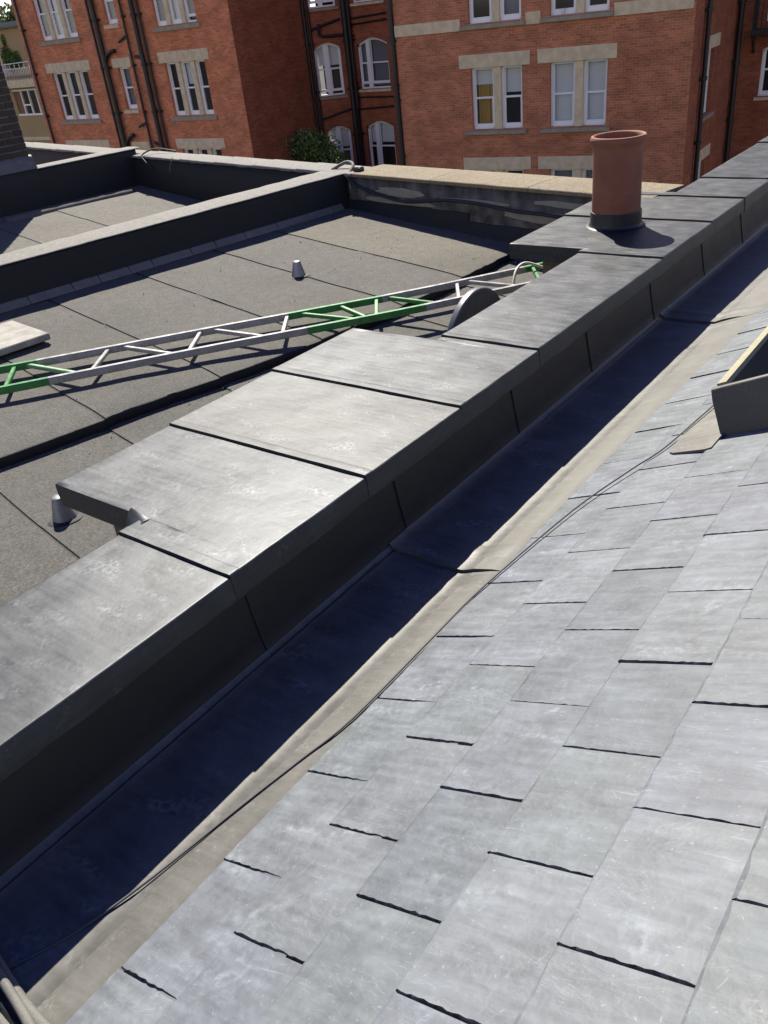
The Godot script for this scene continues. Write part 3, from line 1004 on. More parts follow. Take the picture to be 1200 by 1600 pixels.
# felt strip on a sloping roof; the near edge laps 5 mm over the next
func felt_sheet(t: Node3D, s0: float, s1: float, ua: Callable, ub: Callable, yf: Callable, m: Material, edge_drop := 0.0, lip := 0.005):
	var b := mb(0.35, 0.9)
	var k := rng.randf_range(0.9, 1.08)
	b.base = Color(k, k, k)
	var rows := []
	var edge := []
	var ns: int = max(4, int((s1 - s0) / 0.04))
	var nu: int = max(4, int(absf(ub.call((s0 + s1) / 2.0) - ua.call((s0 + s1) / 2.0)) / 0.07))
	var sv := []
	for i in ns + 1:
		sv.append(lerpf(s0, s1 + 0.02, float(i) / ns))
	for q in [0.012, 0.004]:
		sv.append(s1 - q - 0.004 * rng.randf())
	sv.sort()
	var tone := PackedFloat32Array()
	for s in sv:
		var v: float = (s - s0) / (s1 + 0.02 - s0)
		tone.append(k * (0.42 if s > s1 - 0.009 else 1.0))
		var row := []
		var u0: float = ua.call(s)
		var u1: float = ub.call(s)
		var up: float = lip * (1.0 - v)
		for j in nu + 1:
			var u := lerpf(u0, u1, float(j) / nu)
			var y: float = yf.call(u) + up + 0.004 * nz2.get_noise_2d(s * 1.6, u * 1.6)
			if edge_drop > 0.0 and j >= nu - 1:
				y -= 0.002 if j == nu - 1 else 0.008
			row.append(F(s + 0.003 * nz.get_noise_2d(u * 2.0, 5.0 + s0), u, y))
		if edge_drop > 0.0:
			var wob := 0.008 * nz.get_noise_1d(s * 9.0)
			var ye: float = yf.call(u1) + up
			var e0 := F(s, u1 + 0.004 + wob * 0.5, ye - 0.013 + wob * 0.3)
			row.append(e0)
			edge.append([e0 + Vector3(0, 0.0015, 0), F(s, u1 + 0.008 + wob, ye - 0.022), F(s, u1 + 0.006 + wob, ye - 0.04), F(s, u1 - 0.004 + wob * 2.0, ye - edge_drop - 0.03)])
		rows.append(row)
	b.grid(rows, false, tone)
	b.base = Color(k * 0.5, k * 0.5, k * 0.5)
	# lip at the near edge and the far side hidden below
	var r0: Array = rows[0]
	for j in r0.size() - 1:
		var d := Vector3(0, -0.03, 0)
		b.quad(r0[j] + d, r0[j + 1] + d, r0[j + 1], r0[j])
	var sheet := part(t, "felt_sheet", b.mesh(), m)
	if edge_drop > 0.0:
		var eb := mb(0.3, 3.0)
		eb.grid(edge)
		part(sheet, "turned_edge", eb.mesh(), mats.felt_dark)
	return sheet

func prism_s(b: MB, s0: float, s1: float, prof: Callable, n: int, closed := true):
	var rows := []
	for i in n + 1:
		rows.append(prof.call(lerpf(s0, s1, float(i) / n)))
	b.grid(rows)
	if closed:
		var e: Array = rows[0]
		for j in range(1, e.size() - 1):
			b.tri(e[0], e[j + 1], e[j])
		e = rows[n]
		for j in range(1, e.size() - 1):
			b.tri(e[0], e[j], e[j + 1])

func build_neighbour_roofs():
	# right-hand felt roof between kerb and lead parapet
	var R := thing("flat_roof", "grey mineral felt flat roof in lapped sheets under the green and white beam", "roof", F(1.5, -3.6, -1.5))
	var sb := [-1.4, -0.8, -0.25, 0.25, 0.76, 1.295, 1.855, 2.437, 3.015, 3.545, 4.27]
	for i in sb.size() - 1:
		var m: Material = mats.felt_warm if i == 9 else mats.felt
		if i == 9:
			felt_sheet(R, sb[i], sb[i + 1], func(_s): return -4.93, func(s): return step_u(s), roof_y, m, 0.055)
		else:
			var uj: float = [-4.2, -4.22, -4.18, -4.2, -4.21, -4.2, -4.19, -4.03, -4.01][i]
			felt_sheet(R, sb[i], sb[i + 1], func(_s): return -4.93, func(_s): return uj, roof_y, m)
			felt_sheet(R, sb[i], sb[i + 1], func(_s): return uj - 0.015, func(s): return step_u(s), func(u): return roof_y(u) + 0.004 * clampf((u - uj + 0.015) * -8.0 + 1.0, 0, 1), m, 0.055)
	# deck under the sheets
	var dk := mb()
	dk.hexa([F(-1.4, -5.0, -1.9), F(-1.4, -3.28, -1.9), F(4.25, -3.28, -1.9), F(4.25, -5.0, -1.9)], [F(-1.4, -5.0, roof_y(-5.0) - 0.03), F(-1.4, -3.28, roof_y(-3.28) - 0.03), F(4.25, -3.28, roof_y(-3.28) - 0.03), F(4.25, -5.0, roof_y(-5.0) - 0.03)])
	part(R, "deck", dk.mesh(), mats.felt_dark)
	# lower strip beside the parapet
	var G := thing("flat_roof", "narrow lower strip of grey felt between the roof step and the lead parapet", "roof", F(1.0, -2.4, -1.6))
	for i in sb.size() - 1:
		felt_sheet(G, sb[i], sb[i + 1], func(_s): return -3.33, func(s): return (-1.52 - 0.163 * s) / 0.9866, low_y, mats.felt)
	# middle roof beyond the kerb
	var M := thing("flat_roof", "pale felt flat roof framed by the kerb, back wall and chimney stack", "roof", F(3.0, -6.7, -1.5))
	var sm := [0.2, 0.9, 1.55, 2.14, 2.76, 3.37, 4.42]
	for i in sm.size() - 1:
		felt_sheet(M, sm[i], sm[i + 1], func(_s): return -8.24, func(_s): return -5.19, mid_y, mats.felt_pale)
	# raised felt roll near its left edge
	var rl := mb(0.3, 1.0)
	prism_s(rl, 2.9, 4.18, func(s): return [F(s, -8.06, mid_y(-8.06) - 0.02), F(s, -8.055, mid_y(-8.06) + 0.028), F(s, -8.03, mid_y(-8.03) + 0.036 + 0.004 * nz.get_noise_1d(s * 6)), F(s, -8.0, mid_y(-8.0) + 0.030), F(s, -7.985, mid_y(-8.0) + 0.008), F(s, -7.98, mid_y(-8.0) - 0.02)], 24)
	part(M, "felt_roll", rl.mesh(), mats.felt_pale)
	# kerb between the roofs: capping over dark faces, lead cover pieces along its foot
	var K := thing("roof_kerb", "long dark felt kerb with pale mineral capping crossing between two flat roofs", "kerb", F(2.0, -5.05, -1.4))
	var face := mb(0.25, 1.5)
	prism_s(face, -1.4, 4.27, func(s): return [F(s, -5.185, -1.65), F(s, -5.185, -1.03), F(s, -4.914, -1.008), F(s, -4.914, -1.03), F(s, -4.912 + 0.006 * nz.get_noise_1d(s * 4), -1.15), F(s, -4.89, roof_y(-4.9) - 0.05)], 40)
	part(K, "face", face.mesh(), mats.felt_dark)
	var cap := mb(0.25, 3.0)
	prism_s(cap, -1.4, 4.4, func(s):
		var a := 0.010 * nz.get_noise_1d(s * 5.0)
		var c := 0.010 * nz.get_noise_1d(s * 5.0 + 40.0)
		return [F(s, -5.200 + a, -1.025 + c * 0.5), F(s, -5.205 + a, -1.012), F(s, -5.195 + a, -1.003 + c * 0.4), F(s, -5.06, -0.998 + 0.004 * nz.get_noise_1d(s * 3.0)), F(s, -4.918 + c, -1.001 + a * 0.4), F(s, -4.910 + c, -1.004), F(s, -4.909 + c, -1.008 + a * 0.4)], 90)
	part(K, "capping", cap.mesh(), mats.felt_white)
	var s := 0.9
	while s < 4.1:
		var ln := rng.randf_range(0.14, 0.32)
		var e: float = min(s + ln, 4.2)
		var fp := mb(0.4, 3.0)
		var o := rng.randf_range(0.0, 0.004)
		fp.hexa([F(s, -4.893 + o, roof_y(-4.87) + 0.012), F(s, -4.872 + o, roof_y(-4.87) + 0.006), F(e, -4.872 + o, roof_y(-4.87) + 0.006), F(e, -4.893 + o, roof_y(-4.87) + 0.012)],
			[F(s, -4.905 + o, -1.200), F(s, -4.899 + o, -1.202), F(e - 0.004, -4.899 + o, -1.202), F(e - 0.004, -4.905 + o, -1.200)])
		part(K, "flashing_piece", fp.mesh(), mats.lead_pale)
		s = e + 0.003
	# short kerb beside the stack
	var K2 := thing("roof_kerb", "short dark felt kerb running from the brick stack to the back wall", "kerb", F(3.8, -8.4, -1.4))
	face = mb(0.25, 1.5)
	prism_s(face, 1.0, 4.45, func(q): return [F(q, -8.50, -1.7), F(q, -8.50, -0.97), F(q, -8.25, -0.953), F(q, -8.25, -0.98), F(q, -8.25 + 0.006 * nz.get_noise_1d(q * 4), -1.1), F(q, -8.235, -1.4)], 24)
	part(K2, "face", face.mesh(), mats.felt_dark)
	cap = mb(0.25, 3.0)
	prism_s(cap, 3.36, 4.5, func(q):
		var c := 0.010 * nz.get_noise_1d(q * 6.0 + 10.0)
		return [F(q, -8.51, -0.985), F(q, -8.505, -0.945), F(q, -8.38, -0.94 + c * 0.4), F(q, -8.255 + c, -0.942 + c * 0.5), F(q, -8.246 + c, -0.945), F(q, -8.245 + c, -0.951)], 40)
	part(K2, "capping", cap.mesh(), mats.felt_white)
	build_back_wall()
	build_stack()
	# carcass of the neighbour's houses below the roofs
	var hb := mb()
	hb.hexa([F(-1.4, -13.0, -9.9), F(-1.4, -1.9, -9.9), F(4.3, -2.5, -9.9), F(4.75, -13.0, -9.9)], [F(-1.4, -13.0, -1.72), F(-1.4, -1.9, -1.72), F(4.3, -2.5, -1.72), F(4.75, -13.0, -1.72)])
	part(R, "house_wall", hb.mesh(), mats.brick_shade)

# front line of the back wall: s at u
func back_s(u: float) -> float:
	return 4.235 + 0.0365 * (-u - 4.0)

func build_back_wall():
	var Bw := thing("back_wall", "low rear roof wall with beige stone coping at right and pale felt capping at left", "wall", F(4.45, -6.0, -1.6))
	# stone coping slabs on the right
	var us := [-4.84, -4.02, -3.2, -2.36]
	for i in us.size() - 1:
		var b := mb(0.3, 2.0)
		var u0: float = us[i]
		var u1: float = us[i + 1] - 0.004
		var rows := []
		for k in 13:
			var u := lerpf(u0, u1, k / 12.0)
			var f := back_s(u)
			var w := 0.006 * nz.get_noise_1d(u * 6.0)
			rows.append([F(f + 0.004, u, -1.026), F(f - 0.002, u, -1.020), F(f + w, u, -1.006), F(f + 0.008 + w, u, -0.999 + 0.004 * nz2.get_noise_1d(u * 4)), F(f + 0.16, u, -0.994), F(f + 0.335 + w, u, -0.998), F(f + 0.35, u, -1.01), F(f + 0.35, u, -1.026)])
		b.grid(rows, true)
		for e in [[0, 1], [12, 0]]:
			var r: Array = rows[e[0]]
			for j in range(1, r.size() - 1):
				if e[1] == 1:
					b.tri(r[0], r[j], r[j + 1])
				else:
					b.tri(r[0], r[j + 1], r[j])
		part(Bw, "coping_stone", b.mesh(), mats.stone_coping)
	# felt capping sheets on the left
	var uf := [-13.0, -11.3, -10.1, -9.0, -8.1, -7.3, -6.7, -6.1, -5.5, -4.845]
	for i in uf.size() - 1:
		var b := mb(0.25, 3.0)
		var rows := []
		var n := 12
		for k in n + 1:
			var u := lerpf(uf[i], uf[i + 1] + 0.01, float(k) / n)
			var f := back_s(u)
			var lift := 0.005 * (1.0 - float(k) / n)
			var w := 0.008 * nz.get_noise_1d(u * 5.0)
			rows.append([F(f - 0.004 + w, u, -1.020 + w), F(f - 0.004 + w, u, -1.006 + lift), F(f + 0.008, u, -1.0 + lift), F(f + 0.12, u, -0.996 + lift + w * 0.4), F(f + 0.24, u, -1.0 + lift), F(f + 0.25, u, -1.015 + lift), F(f + 0.25, u, -1.05)])
		b.grid(rows, true)
		part(Bw, "felt_capping", b.mesh(), mats.felt_white)
	# wall body: rendered at right, felt-faced at left
	var r2 := mb(0.5, 1.6)
	var body := []
	for k in 25:
		var u := lerpf(-4.9, -2.36, k / 24.0)
		var f := back_s(u) + 0.018
		body.append([F(f, u, -1.6), F(f + 0.003 * nz.get_noise_1d(u * 8), u, -1.2), F(f, u, -1.024), F(f + 0.30, u, -1.024), F(f + 0.30, u, -9.9)])
	r2.grid(body, true)
	part(Bw, "rendered_face", r2.mesh(), mats.render_grey)
	# pale patches of old render, each with a slight thickness
	for q in [[-4.6, -4.1, -1.135, -1.075], [-4.75, -4.0, -1.185, -1.145], [-3.95, -3.35, -1.13, -1.10], [-3.4, -2.75, -1.20, -1.135], [-2.9, -2.3, -1.225, -1.15], [-3.2, -2.7, -1.10, -1.065], [-2.6, -2.2, -1.11, -1.07]]:
		var pm := mb(0.4, 4.0)
		var ring := []
		var c := Vector2((q[0] + q[1]) / 2, (q[2] + q[3]) / 2)
		for k in 18:
			var a := TAU * k / 18
			var rr := 1.0 + 0.3 * nz.get_noise_2d(cos(a) * 2 + q[0] * 7, sin(a) * 2)
			ring.append(c + Vector2(cos(a) * (q[1] - q[0]) * 0.5, sin(a) * (q[3] - q[2]) * 0.5) * rr)
		for k in 18:
			var p: Vector2 = ring[k]
			var p2: Vector2 = ring[(k + 1) % 18]
			pm.tri(F(back_s(c.x) + 0.012, c.x, c.y), F(back_s(p2.x) + 0.014, p2.x, p2.y), F(back_s(p.x) + 0.014, p.x, p.y))
		var pt := part(Bw, "render_patch", pm.mesh(), mats.render_patch)
	var lf := mb(0.3, 1.5)
	body = []
	for k in 31:
		var u := lerpf(-13.0, -4.9, k / 30.0)
		var f := back_s(u) + 0.012
		body.append([F(f, u, -1.7), F(f + 0.006 * nz.get_noise_1d(u * 3), u, -1.3), F(f, u, -1.008), F(f + 0.22, u, -1.008), F(f + 0.22, u, -9.9)])
	lf.grid(body, true)
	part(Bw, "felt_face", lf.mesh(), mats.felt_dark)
	# felt upstand along the foot of the rendered part, stepping down half way
	for q in [[-4.9, -3.70, -1.19], [-3.70, -2.36, -1.243]]:
		var b := mb(0.3, 2.0)
		var rows := []
		for k in 13:
			var u := lerpf(q[0], q[1], k / 12.0)
			var f := back_s(u)
			var w := 0.006 * nz.get_noise_1d(u * 7.0)
			rows.append([F(f - 0.03, u, roof_y(u) - 0.02), F(f + 0.004, u, roof_y(u) + 0.03), F(f + 0.006, u, q[2] + w), F(f + 0.02, u, q[2] + w + 0.003)])
		b.grid(rows, true)
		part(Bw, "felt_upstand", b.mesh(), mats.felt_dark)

func build_stack():
	# dark brick stack at far left, its visible face in separate bricks
	var C := thing("chimney_stack", "dark sooty brick chimney stack at the left edge with a lead flashing at its foot", "chimney", F(2.6, -8.7, -1.0))
	var b := mb()
	b.hexa([F(1.55, -9.2, -1.7), F(1.55, -8.308, -1.7), F(3.392, -8.308, -1.7), F(3.392, -9.2, -1.7)], [F(1.55, -9.2, 0.6), F(1.55, -8.308, 0.6), F(3.392, -8.308, 0.6), F(3.392, -9.2, 0.6)])
	part(C, "core", b.mesh(), mats.mortar)
	var shapes := []
	for k in 6:
		var q := mb(0.3, 9.0)
		var w := 0.207
		var h := 0.060
		var j := []
		for i in 8:
			j.append(rng.randf_range(-0.003, 0.003))
		q.hexa([Vector3(j[0], 0, 0.013), Vector3(w + j[1], 0, 0.013), Vector3(w, 0, -0.05), Vector3(0, 0, -0.05)],
			[Vector3(j[2], h + j[4], 0.010 + j[6]), Vector3(w + j[3], h + j[5], 0.010), Vector3(w, h, -0.05), Vector3(0, h, -0.05)])
		shapes.append(q.mesh())
	var hx := []
	for k in 3:
		var q := mb(0.3, 9.0)
		var d := rng.randf_range(-0.003, 0.003)
		q.hexa([Vector3(0, 0, 0.013), Vector3(0.0965 + d, 0, 0.013), Vector3(0.1025, 0, -0.05), Vector3(0, 0, -0.05)],
			[Vector3(d, 0.065, 0.011), Vector3(0.1025, 0.065 + d, 0.011), Vector3(0.1025, 0.065, -0.05), Vector3(0, 0.065, -0.05)])
		hx.append(q.mesh())
	# face frame: x from the far edge towards the viewer's left
	var t := (F(2.4, -8.3, 0) - F(3.4, -8.3, 0)).normalized()
	var o := F(3.392, -8.302, -0.83)
	# the outward side is +u; axes: right-handed with z outwards
	var out := (F(3.0, -8.0, 0) - F(3.0, -8.3, 0)).normalized()
	for c in 25:
		var x := 0.0
		var header := c % 2 == 1
		if header:
			var m := part(C, "brick", hx[rng.randi() % 3], mats.stack[rng.randi() % 4], Transform3D(Basis(-t, Vector3.UP, out), o + t * 0.1025 + Vector3(0, c * 0.075, 0)))
			x = 0.1125
		while x < 1.15:
			part(C, "brick", shapes[rng.randi() % 6], mats.stack[rng.randi() % 4], Transform3D(Basis(-t, Vector3.UP, out), o + t * (x + 0.215) + Vector3(0, c * 0.075, 0)))
			x += 0.225
	var fl := mb(0.4, 3.0)
	prism_s(fl, 1.5, 3.41, func(s): return [F(s, -8.33, -0.96), F(s, -8.33, -0.825), F(s, -8.292, -0.828), F(s, -8.275, -0.86 + 0.004 * nz.get_noise_1d(s * 8)), F(s, -8.225 + 0.006 * nz.get_noise_1d(s * 5), -0.94)], 24)
	part(C, "lead_flashing", fl.mesh(), mats.lead_pale)
	fl = mb(0.2, 2.0)
	prism_s(fl, 1.0, 3.40, func(s): return [F(s, -8.30, -1.6), F(s, -8.30, -0.935), F(s, -8.238, -0.945), F(s, -8.235, -1.1), F(s, -8.225, -1.45)], 12)
	part(C, "felt_skirt", fl.mesh(), mats.felt_dark)

# ------------------------------------------------------------------ lead parapet
const XR := -1.197

func left_x(z: float) -> float:
	if (z < -0.985 and z > -2.29) or (z < -3.482 and z > -4.63):
		return -1.945
	return -1.576

func coping_sheet(P: Node3D, z0: float, z1: float, m: Material, seed_: float):
	# z0 near end (lapped over the sheet before), z1 far end
	var b := mb(0.22, 1.1)
	var k := rng.randf_range(0.94, 1.06)
	b.base = Color(k, k, k)
	var zs := []
	var n: int = max(6, int((z0 - z1) / 0.03))
	for i in n + 1:
		zs.append(lerpf(z0, z1 - 0.03, float(i) / n))
	for j in [-0.985, -2.29, -3.482, -4.63]:
		if j < z0 and j > z1 - 0.03:
			zs.append(j + 0.0004)
			zs.append(j - 0.0004)
	zs.append(z0 - 0.010)
	zs.append(z0 - 0.026)
	zs.append(z0 - 0.030)
	zs.sort()
	zs.reverse()
	var rows := []
	for z in zs:
		var xl := left_x(z)
		var v: float = (z0 - z) / (z0 - z1)
		var up: float = lerpf(0.0068, 0.0, clampf(v * 1.02, 0, 1))
		if z0 - z > 0.027:
			up -= 0.0010
		var dl := 0.006 * nz.get_noise_2d(z * 4.0, seed_)
		var dr := 0.0032 * nz.get_noise_2d(z * 4.0, seed_ + 9.0)
		var yb := -1.064 + 0.004 * nz.get_noise_2d(z * 5.0, seed_ + 3.0)
		var row := [W(xl + 0.006, yb, z), W(xl - 0.002 + dl * 0.5, -1.035 + up, z), W(xl + dl * 0.5, -1.005 + up, z), W(xl + 0.0015 + dl * 0.5, -1.0012 + up, z), W(xl + 0.006, -1.0 + up, z)]
		for q in 14:
			var t := (q + 1) / 15.0
			var x := lerpf(xl + 0.006, XR - 0.006, t)
			var bump := 0.0022 * nz2.get_noise_3d(x * 3.2, z * 3.2, seed_) + 0.0006 * nz.get_noise_3d(x * 9.0, z * 9.0, seed_)
			row.append(W(x, -1.0 + up + bump, z))
		row.append_array([W(XR - 0.006, -1.0 + up, z), W(XR - 0.0015 + dr, -1.0012 + up, z), W(XR + dr, -1.005 + up, z), W(XR + 0.002 + dr, -1.035 + up * 0.6, z), W(XR + 0.004 + dr, yb + 0.004, z), W(XR + 0.001 + dr, yb, z), W(XR - 0.012, yb + 0.001, z)])
		rows.append(row)
	b.grid(rows)
	# the near edge shows the sheet's thickness
	var r: Array = rows[0]
	for j in r.size() - 1:
		var inn := Vector3(0, -0.012, 0) if j > 1 and j < r.size() - 3 else Vector3(0.012 if j <= 1 else -0.012, 0, 0)
		b.quad(r[j] + inn, r[j + 1] + inn, r[j + 1], r[j])
	return part(P, "lead_sheet", b.mesh(), m)

func build_parapet():
	var P := thing("parapet_wall", "lead-covered parapet with stepped coping running up the middle of the picture", "wall", W(-1.4, -2.0, -2.5))
	var body := mb()
	body.box(W(-1.54, -9.9, -9.0), W(-1.296, -1.02, 2.0))
	part(P, "wall_body", body.mesh(), mats.render_grey)
	for q in [[-2.22, -1.03], [-4.56, -3.54]]:
		var st := mb()
		st.box(W(-1.80, -1.9, q[0]), W(-1.541, -1.018, q[1]))
		part(P, "flue_stub", st.mesh(), mats.stub)
	var joints := [1.6, 0.35, -0.909, -1.39, -1.845, -2.328, -3.436, -4.06, -4.56, -5.03, -6.15, -7.3, -8.5]
	var mm := [mats.lead, mats.lead, mats.lead_b, mats.lead_c, mats.lead, mats.lead_b, mats.lead_b, mats.lead_c, mats.lead, mats.lead_b, mats.lead, mats.lead]
	for i in joints.size() - 1:
		coping_sheet(P, joints[i], joints[i + 1], mm[i], i * 17.3)
	# little dressed flap at the inner corner of the near pad
	var fl := mb()
	var fr := []
	for i in 6:
		var t := i / 5.0
		var row := []
		for j in 5:
			var v := j / 4.0
			row.append(W(-1.625 + v * 0.075, -0.996 + 0.020 * sin(t * 2.6) * (1.0 - v * 0.8) - 0.05 * (1.0 - v) * (1.0 - t), -0.955 - t * 0.035 + 0.006 * v))
		fr.append(row)
	fl.grid(fr)
	part(P, "corner_flap", fl.mesh(), mats.lead_b)
	# lining panels on the gutter side
	var lj := [1.6, 0.2, -0.994, -1.588, -2.265, -2.851, -3.5, -4.164, -4.786, -5.4, -6.3, -7.3, -8.5]
	for i in lj.size() - 1:
		var b := mb(0.35, 1.5)
		var rows := []
		var n := 16
		for k in n + 1:
			var z: float = lerpf(lj[i], lj[i + 1] - 0.02, float(k) / n)
			var off := 0.004 * (1.0 - float(k) / n)
			var w := 0.005 * nz.get_noise_2d(z * 4.0, 77.0)
			rows.append([W(-1.286, -1.03, z), W(-1.276 + off + w * 0.4, -1.10, z), W(-1.264 + off + w, -1.18, z), W(-1.250 + off + w * 0.6, -1.25, z), W(-1.240 + off, -1.286 + w * 0.4, z), W(-1.226 + off, -1.297 + w * 0.3, z)])
		b.grid(rows)
		var r: Array = rows[0]
		for j in r.size() - 1:
			b.quad(r[j] + Vector3(-0.012, 0, 0), r[j + 1] + Vector3(-0.012, 0, 0), r[j + 1], r[j])
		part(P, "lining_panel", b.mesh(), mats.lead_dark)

# ------------------------------------------------------------------ box gutter
func gutter_row(z: float, up: float, seed_: float) -> Array:
	var w := 0.004 * nz.get_noise_2d(z * 3.0, seed_)
	var w2 := 0.0016 * nz.get_noise_2d(z * 5.0, seed_ + 5.0)
	return [W(-1.238, -1.285 + up, z), W(-1.226, -1.297 + up, z), W(-1.20, -1.3005 + up, z), W(-1.12, -1.300 + up + w * 0.3, z), W(-1.06, -1.300 + up + w * 0.4, z), W(-1.02, -1.2995 + up + w * 0.3, z), W(-1.00 + w2, -1.297 + up, z), W(-0.985 + w2, -1.291 + up + w * 0.3, z), W(-0.965 + w2 * 0.6, -1.2815 + up, z), W(-0.94, -1.2715 + up * 0.8 + w * 0.4, z), W(-0.91, -1.2600 + up * 0.5, z), W(-0.885, -1.2530 + up * 0.2, z), SL(0.10, z, -0.0125), SL(0.26, z, -0.0150)]

func build_gutter():
	var G := thing("lead_gutter", "lead box gutter in deep shade between the parapet and the slate slope", "gutter", W(-1.05, -1.35, -2.5))
	var zj := [1.6, -1.5, -3.56, -5.6, -8.5]
	for i in zj.size() - 1:
		var b := mb(0.25, 1.4)
		var rows := []
		var n: int = int((zj[i] - zj[i + 1]) / 0.04)
		for k in n + 1:
			var z: float = lerpf(zj[i], zj[i + 1] - 0.05, float(k) / n)
			rows.append(gutter_row(z, 0.009 * (1.0 - float(k) / n), i * 11.0))
		var floor_rows := []
		var side_rows := []
		for q in rows:
			floor_rows.append(q.slice(0, 9))
			side_rows.append(q.slice(8))
		b.grid(floor_rows)
		var sb := mb(0.35, 2.6)
		sb.grid(side_rows)
		part(G, "upstand", sb.mesh(), mats.lead_silt)
		var r: Array = rows[0]
		for j in r.size() - 1:
			b.quad(r[j] + Vector3(0, -0.014, 0), r[j + 1] + Vector3(0, -0.014, 0), r[j + 1], r[j])
		part(G, "lead_sheet", b.mesh(), mats.lead_gutter)
	# roll of the lap: a raised double welt across the gutter
	for z0 in [-1.5, -3.56]:
		for q in [[0.085, 0.0], [-0.06, 0.0088]]:
			var b := mb(0.3, 2.0)
			var rows := []
			for k in 7:
				var z: float = z0 + q[0] - k * 0.011
				var up: float = q[1] + 0.0025 * sin(PI * k / 6.0) - 0.0005
				rows.append(gutter_row(z + 0.004 * sin(k * 2.0), up, 3.0))
			b.grid(rows)
			part(G, "lap_welt", b.mesh(), mats.lead_gutter)
	# pale bead where floor and wall lining meet
	var bd := mb(0.6, 6.0)
	var bp := []
	for k in 120:
		var z := 1.5 - k * 0.08
		bp.append(W(-1.222 + 0.002 * nz.get_noise_1d(z * 7.0), -1.2955 + 0.002 * nz.get_noise_1d(z * 5.0 + 9.0), z))
	bd.tube(bp, 0.0045, 6)
	part(G, "edge_bead", bd.mesh(), mats.lead)
	var bed := mb()
	bed.hexa([W(-1.26, -9.9, 1.6), W(-0.8, -9.9, 1.6), W(-0.8, -9.9, -8.5), W(-1.26, -9.9, -8.5)], [W(-1.26, -1.33, 1.6), W(-0.8, -1.33, 1.6), W(-0.8, -1.33, -8.5), W(-1.26, -1.33, -8.5)])
	part(G, "gutter_bed", bed.mesh(), mats.mortar)

# ------------------------------------------------------------------ slate slope
func slate_mesh(w: float, l: float, t: float) -> ArrayMesh:
	# local: x across, y off the slope, z up the slope (negative z is the tail)
	var top := []
	var pts := []
	var rag := []
	for i in 11:
		pts.append(Vector2(-w / 2 + w * i / 10.0, 0.0))
		rag.append(0)
	pts.append(Vector2(w / 2, l * 0.17))
	pts.append(Vector2(w / 2, l * 0.34))
	pts.append(Vector2(w / 2, l * 0.5))
	pts.append(Vector2(w / 2, l))
	pts.append(Vector2(-w / 2, l))
	rag.append_array([1, 1, 1, 1, 1])
	for i in range(22, 0, -1):
		pts.append(Vector2(-w / 2, l * 0.5 * i / 22.0))
		rag.append(2)
	var bot := []
	for i in pts.size():
		var p: Vector2 = pts[i]
		var j := Vector2(rng.randf_range(-0.0006, 0.0006), rng.randf_range(-0.0008, 0.0008))
		bot.append(p + j)
		var inn := Vector2.ZERO
		if rag[i] == 0:
			inn.y = rng.randf_range(0.003, 0.010)
			if i == 0:
				inn.x = 0.002
		elif rag[i] == 2:
			inn.x = rng.randf_range(0.0002, 0.0034)
			inn.y = rng.randf_range(-0.002, 0.002)
		top.append(p + j + inn)
	var b := mb()
	var k := pts.size()
	var ctr := Vector3(0, 0.0, l * 0.25)
	for i in k:
		var n := (i + 1) % k
		var a := Vector3(top[i].x, 0, top[i].y)
		var e := Vector3(top[n].x, 0, top[n].y)
		var d := Vector3(bot[n].x, -t, bot[n].y)
		var f := Vector3(bot[i].x, -t, bot[i].y)
		b.base = Color.WHITE
		b.tri(ctr, e, a)
		if i < 10:
			# dressed tail: a chamfer of fresh, paler stone above the square edge
			var d2 := Vector3(bot[n].x, -t * 0.30, bot[n].y - 0.0005)
			var f2 := Vector3(bot[i].x, -t * 0.30, bot[i].y - 0.0005)
			var pale := rng.randf_range(0.9, 1.7)
			b.base = Color(pale, pale, pale)
			b.quad(a, e, d2, f2)
			b.base = Color.WHITE
			b.quad(f2, d2, d, f)
		elif rag[i] == 2:
			# hand-cut long edge: broken face with a ledge half way down
			var mid := rng.randf_range(0.25, 0.6)
			var g := rng.randf_range(0.35, 0.9)
			b.base = Color(g, g, g)
			var m1 := a.lerp(f, mid) + Vector3(rng.randf_range(-0.0014, 0.0006), 0, 0)
			var m2 := e.lerp(d, mid) + Vector3(rng.randf_range(-0.0014, 0.0006), 0, 0)
			b.quad(a, e, m2, m1)
			b.quad(m1, m2, d, f)
		else:
			b.base = Color(0.8, 0.8, 0.8)
			b.quad(a, e, d, f)
	return b.mesh()

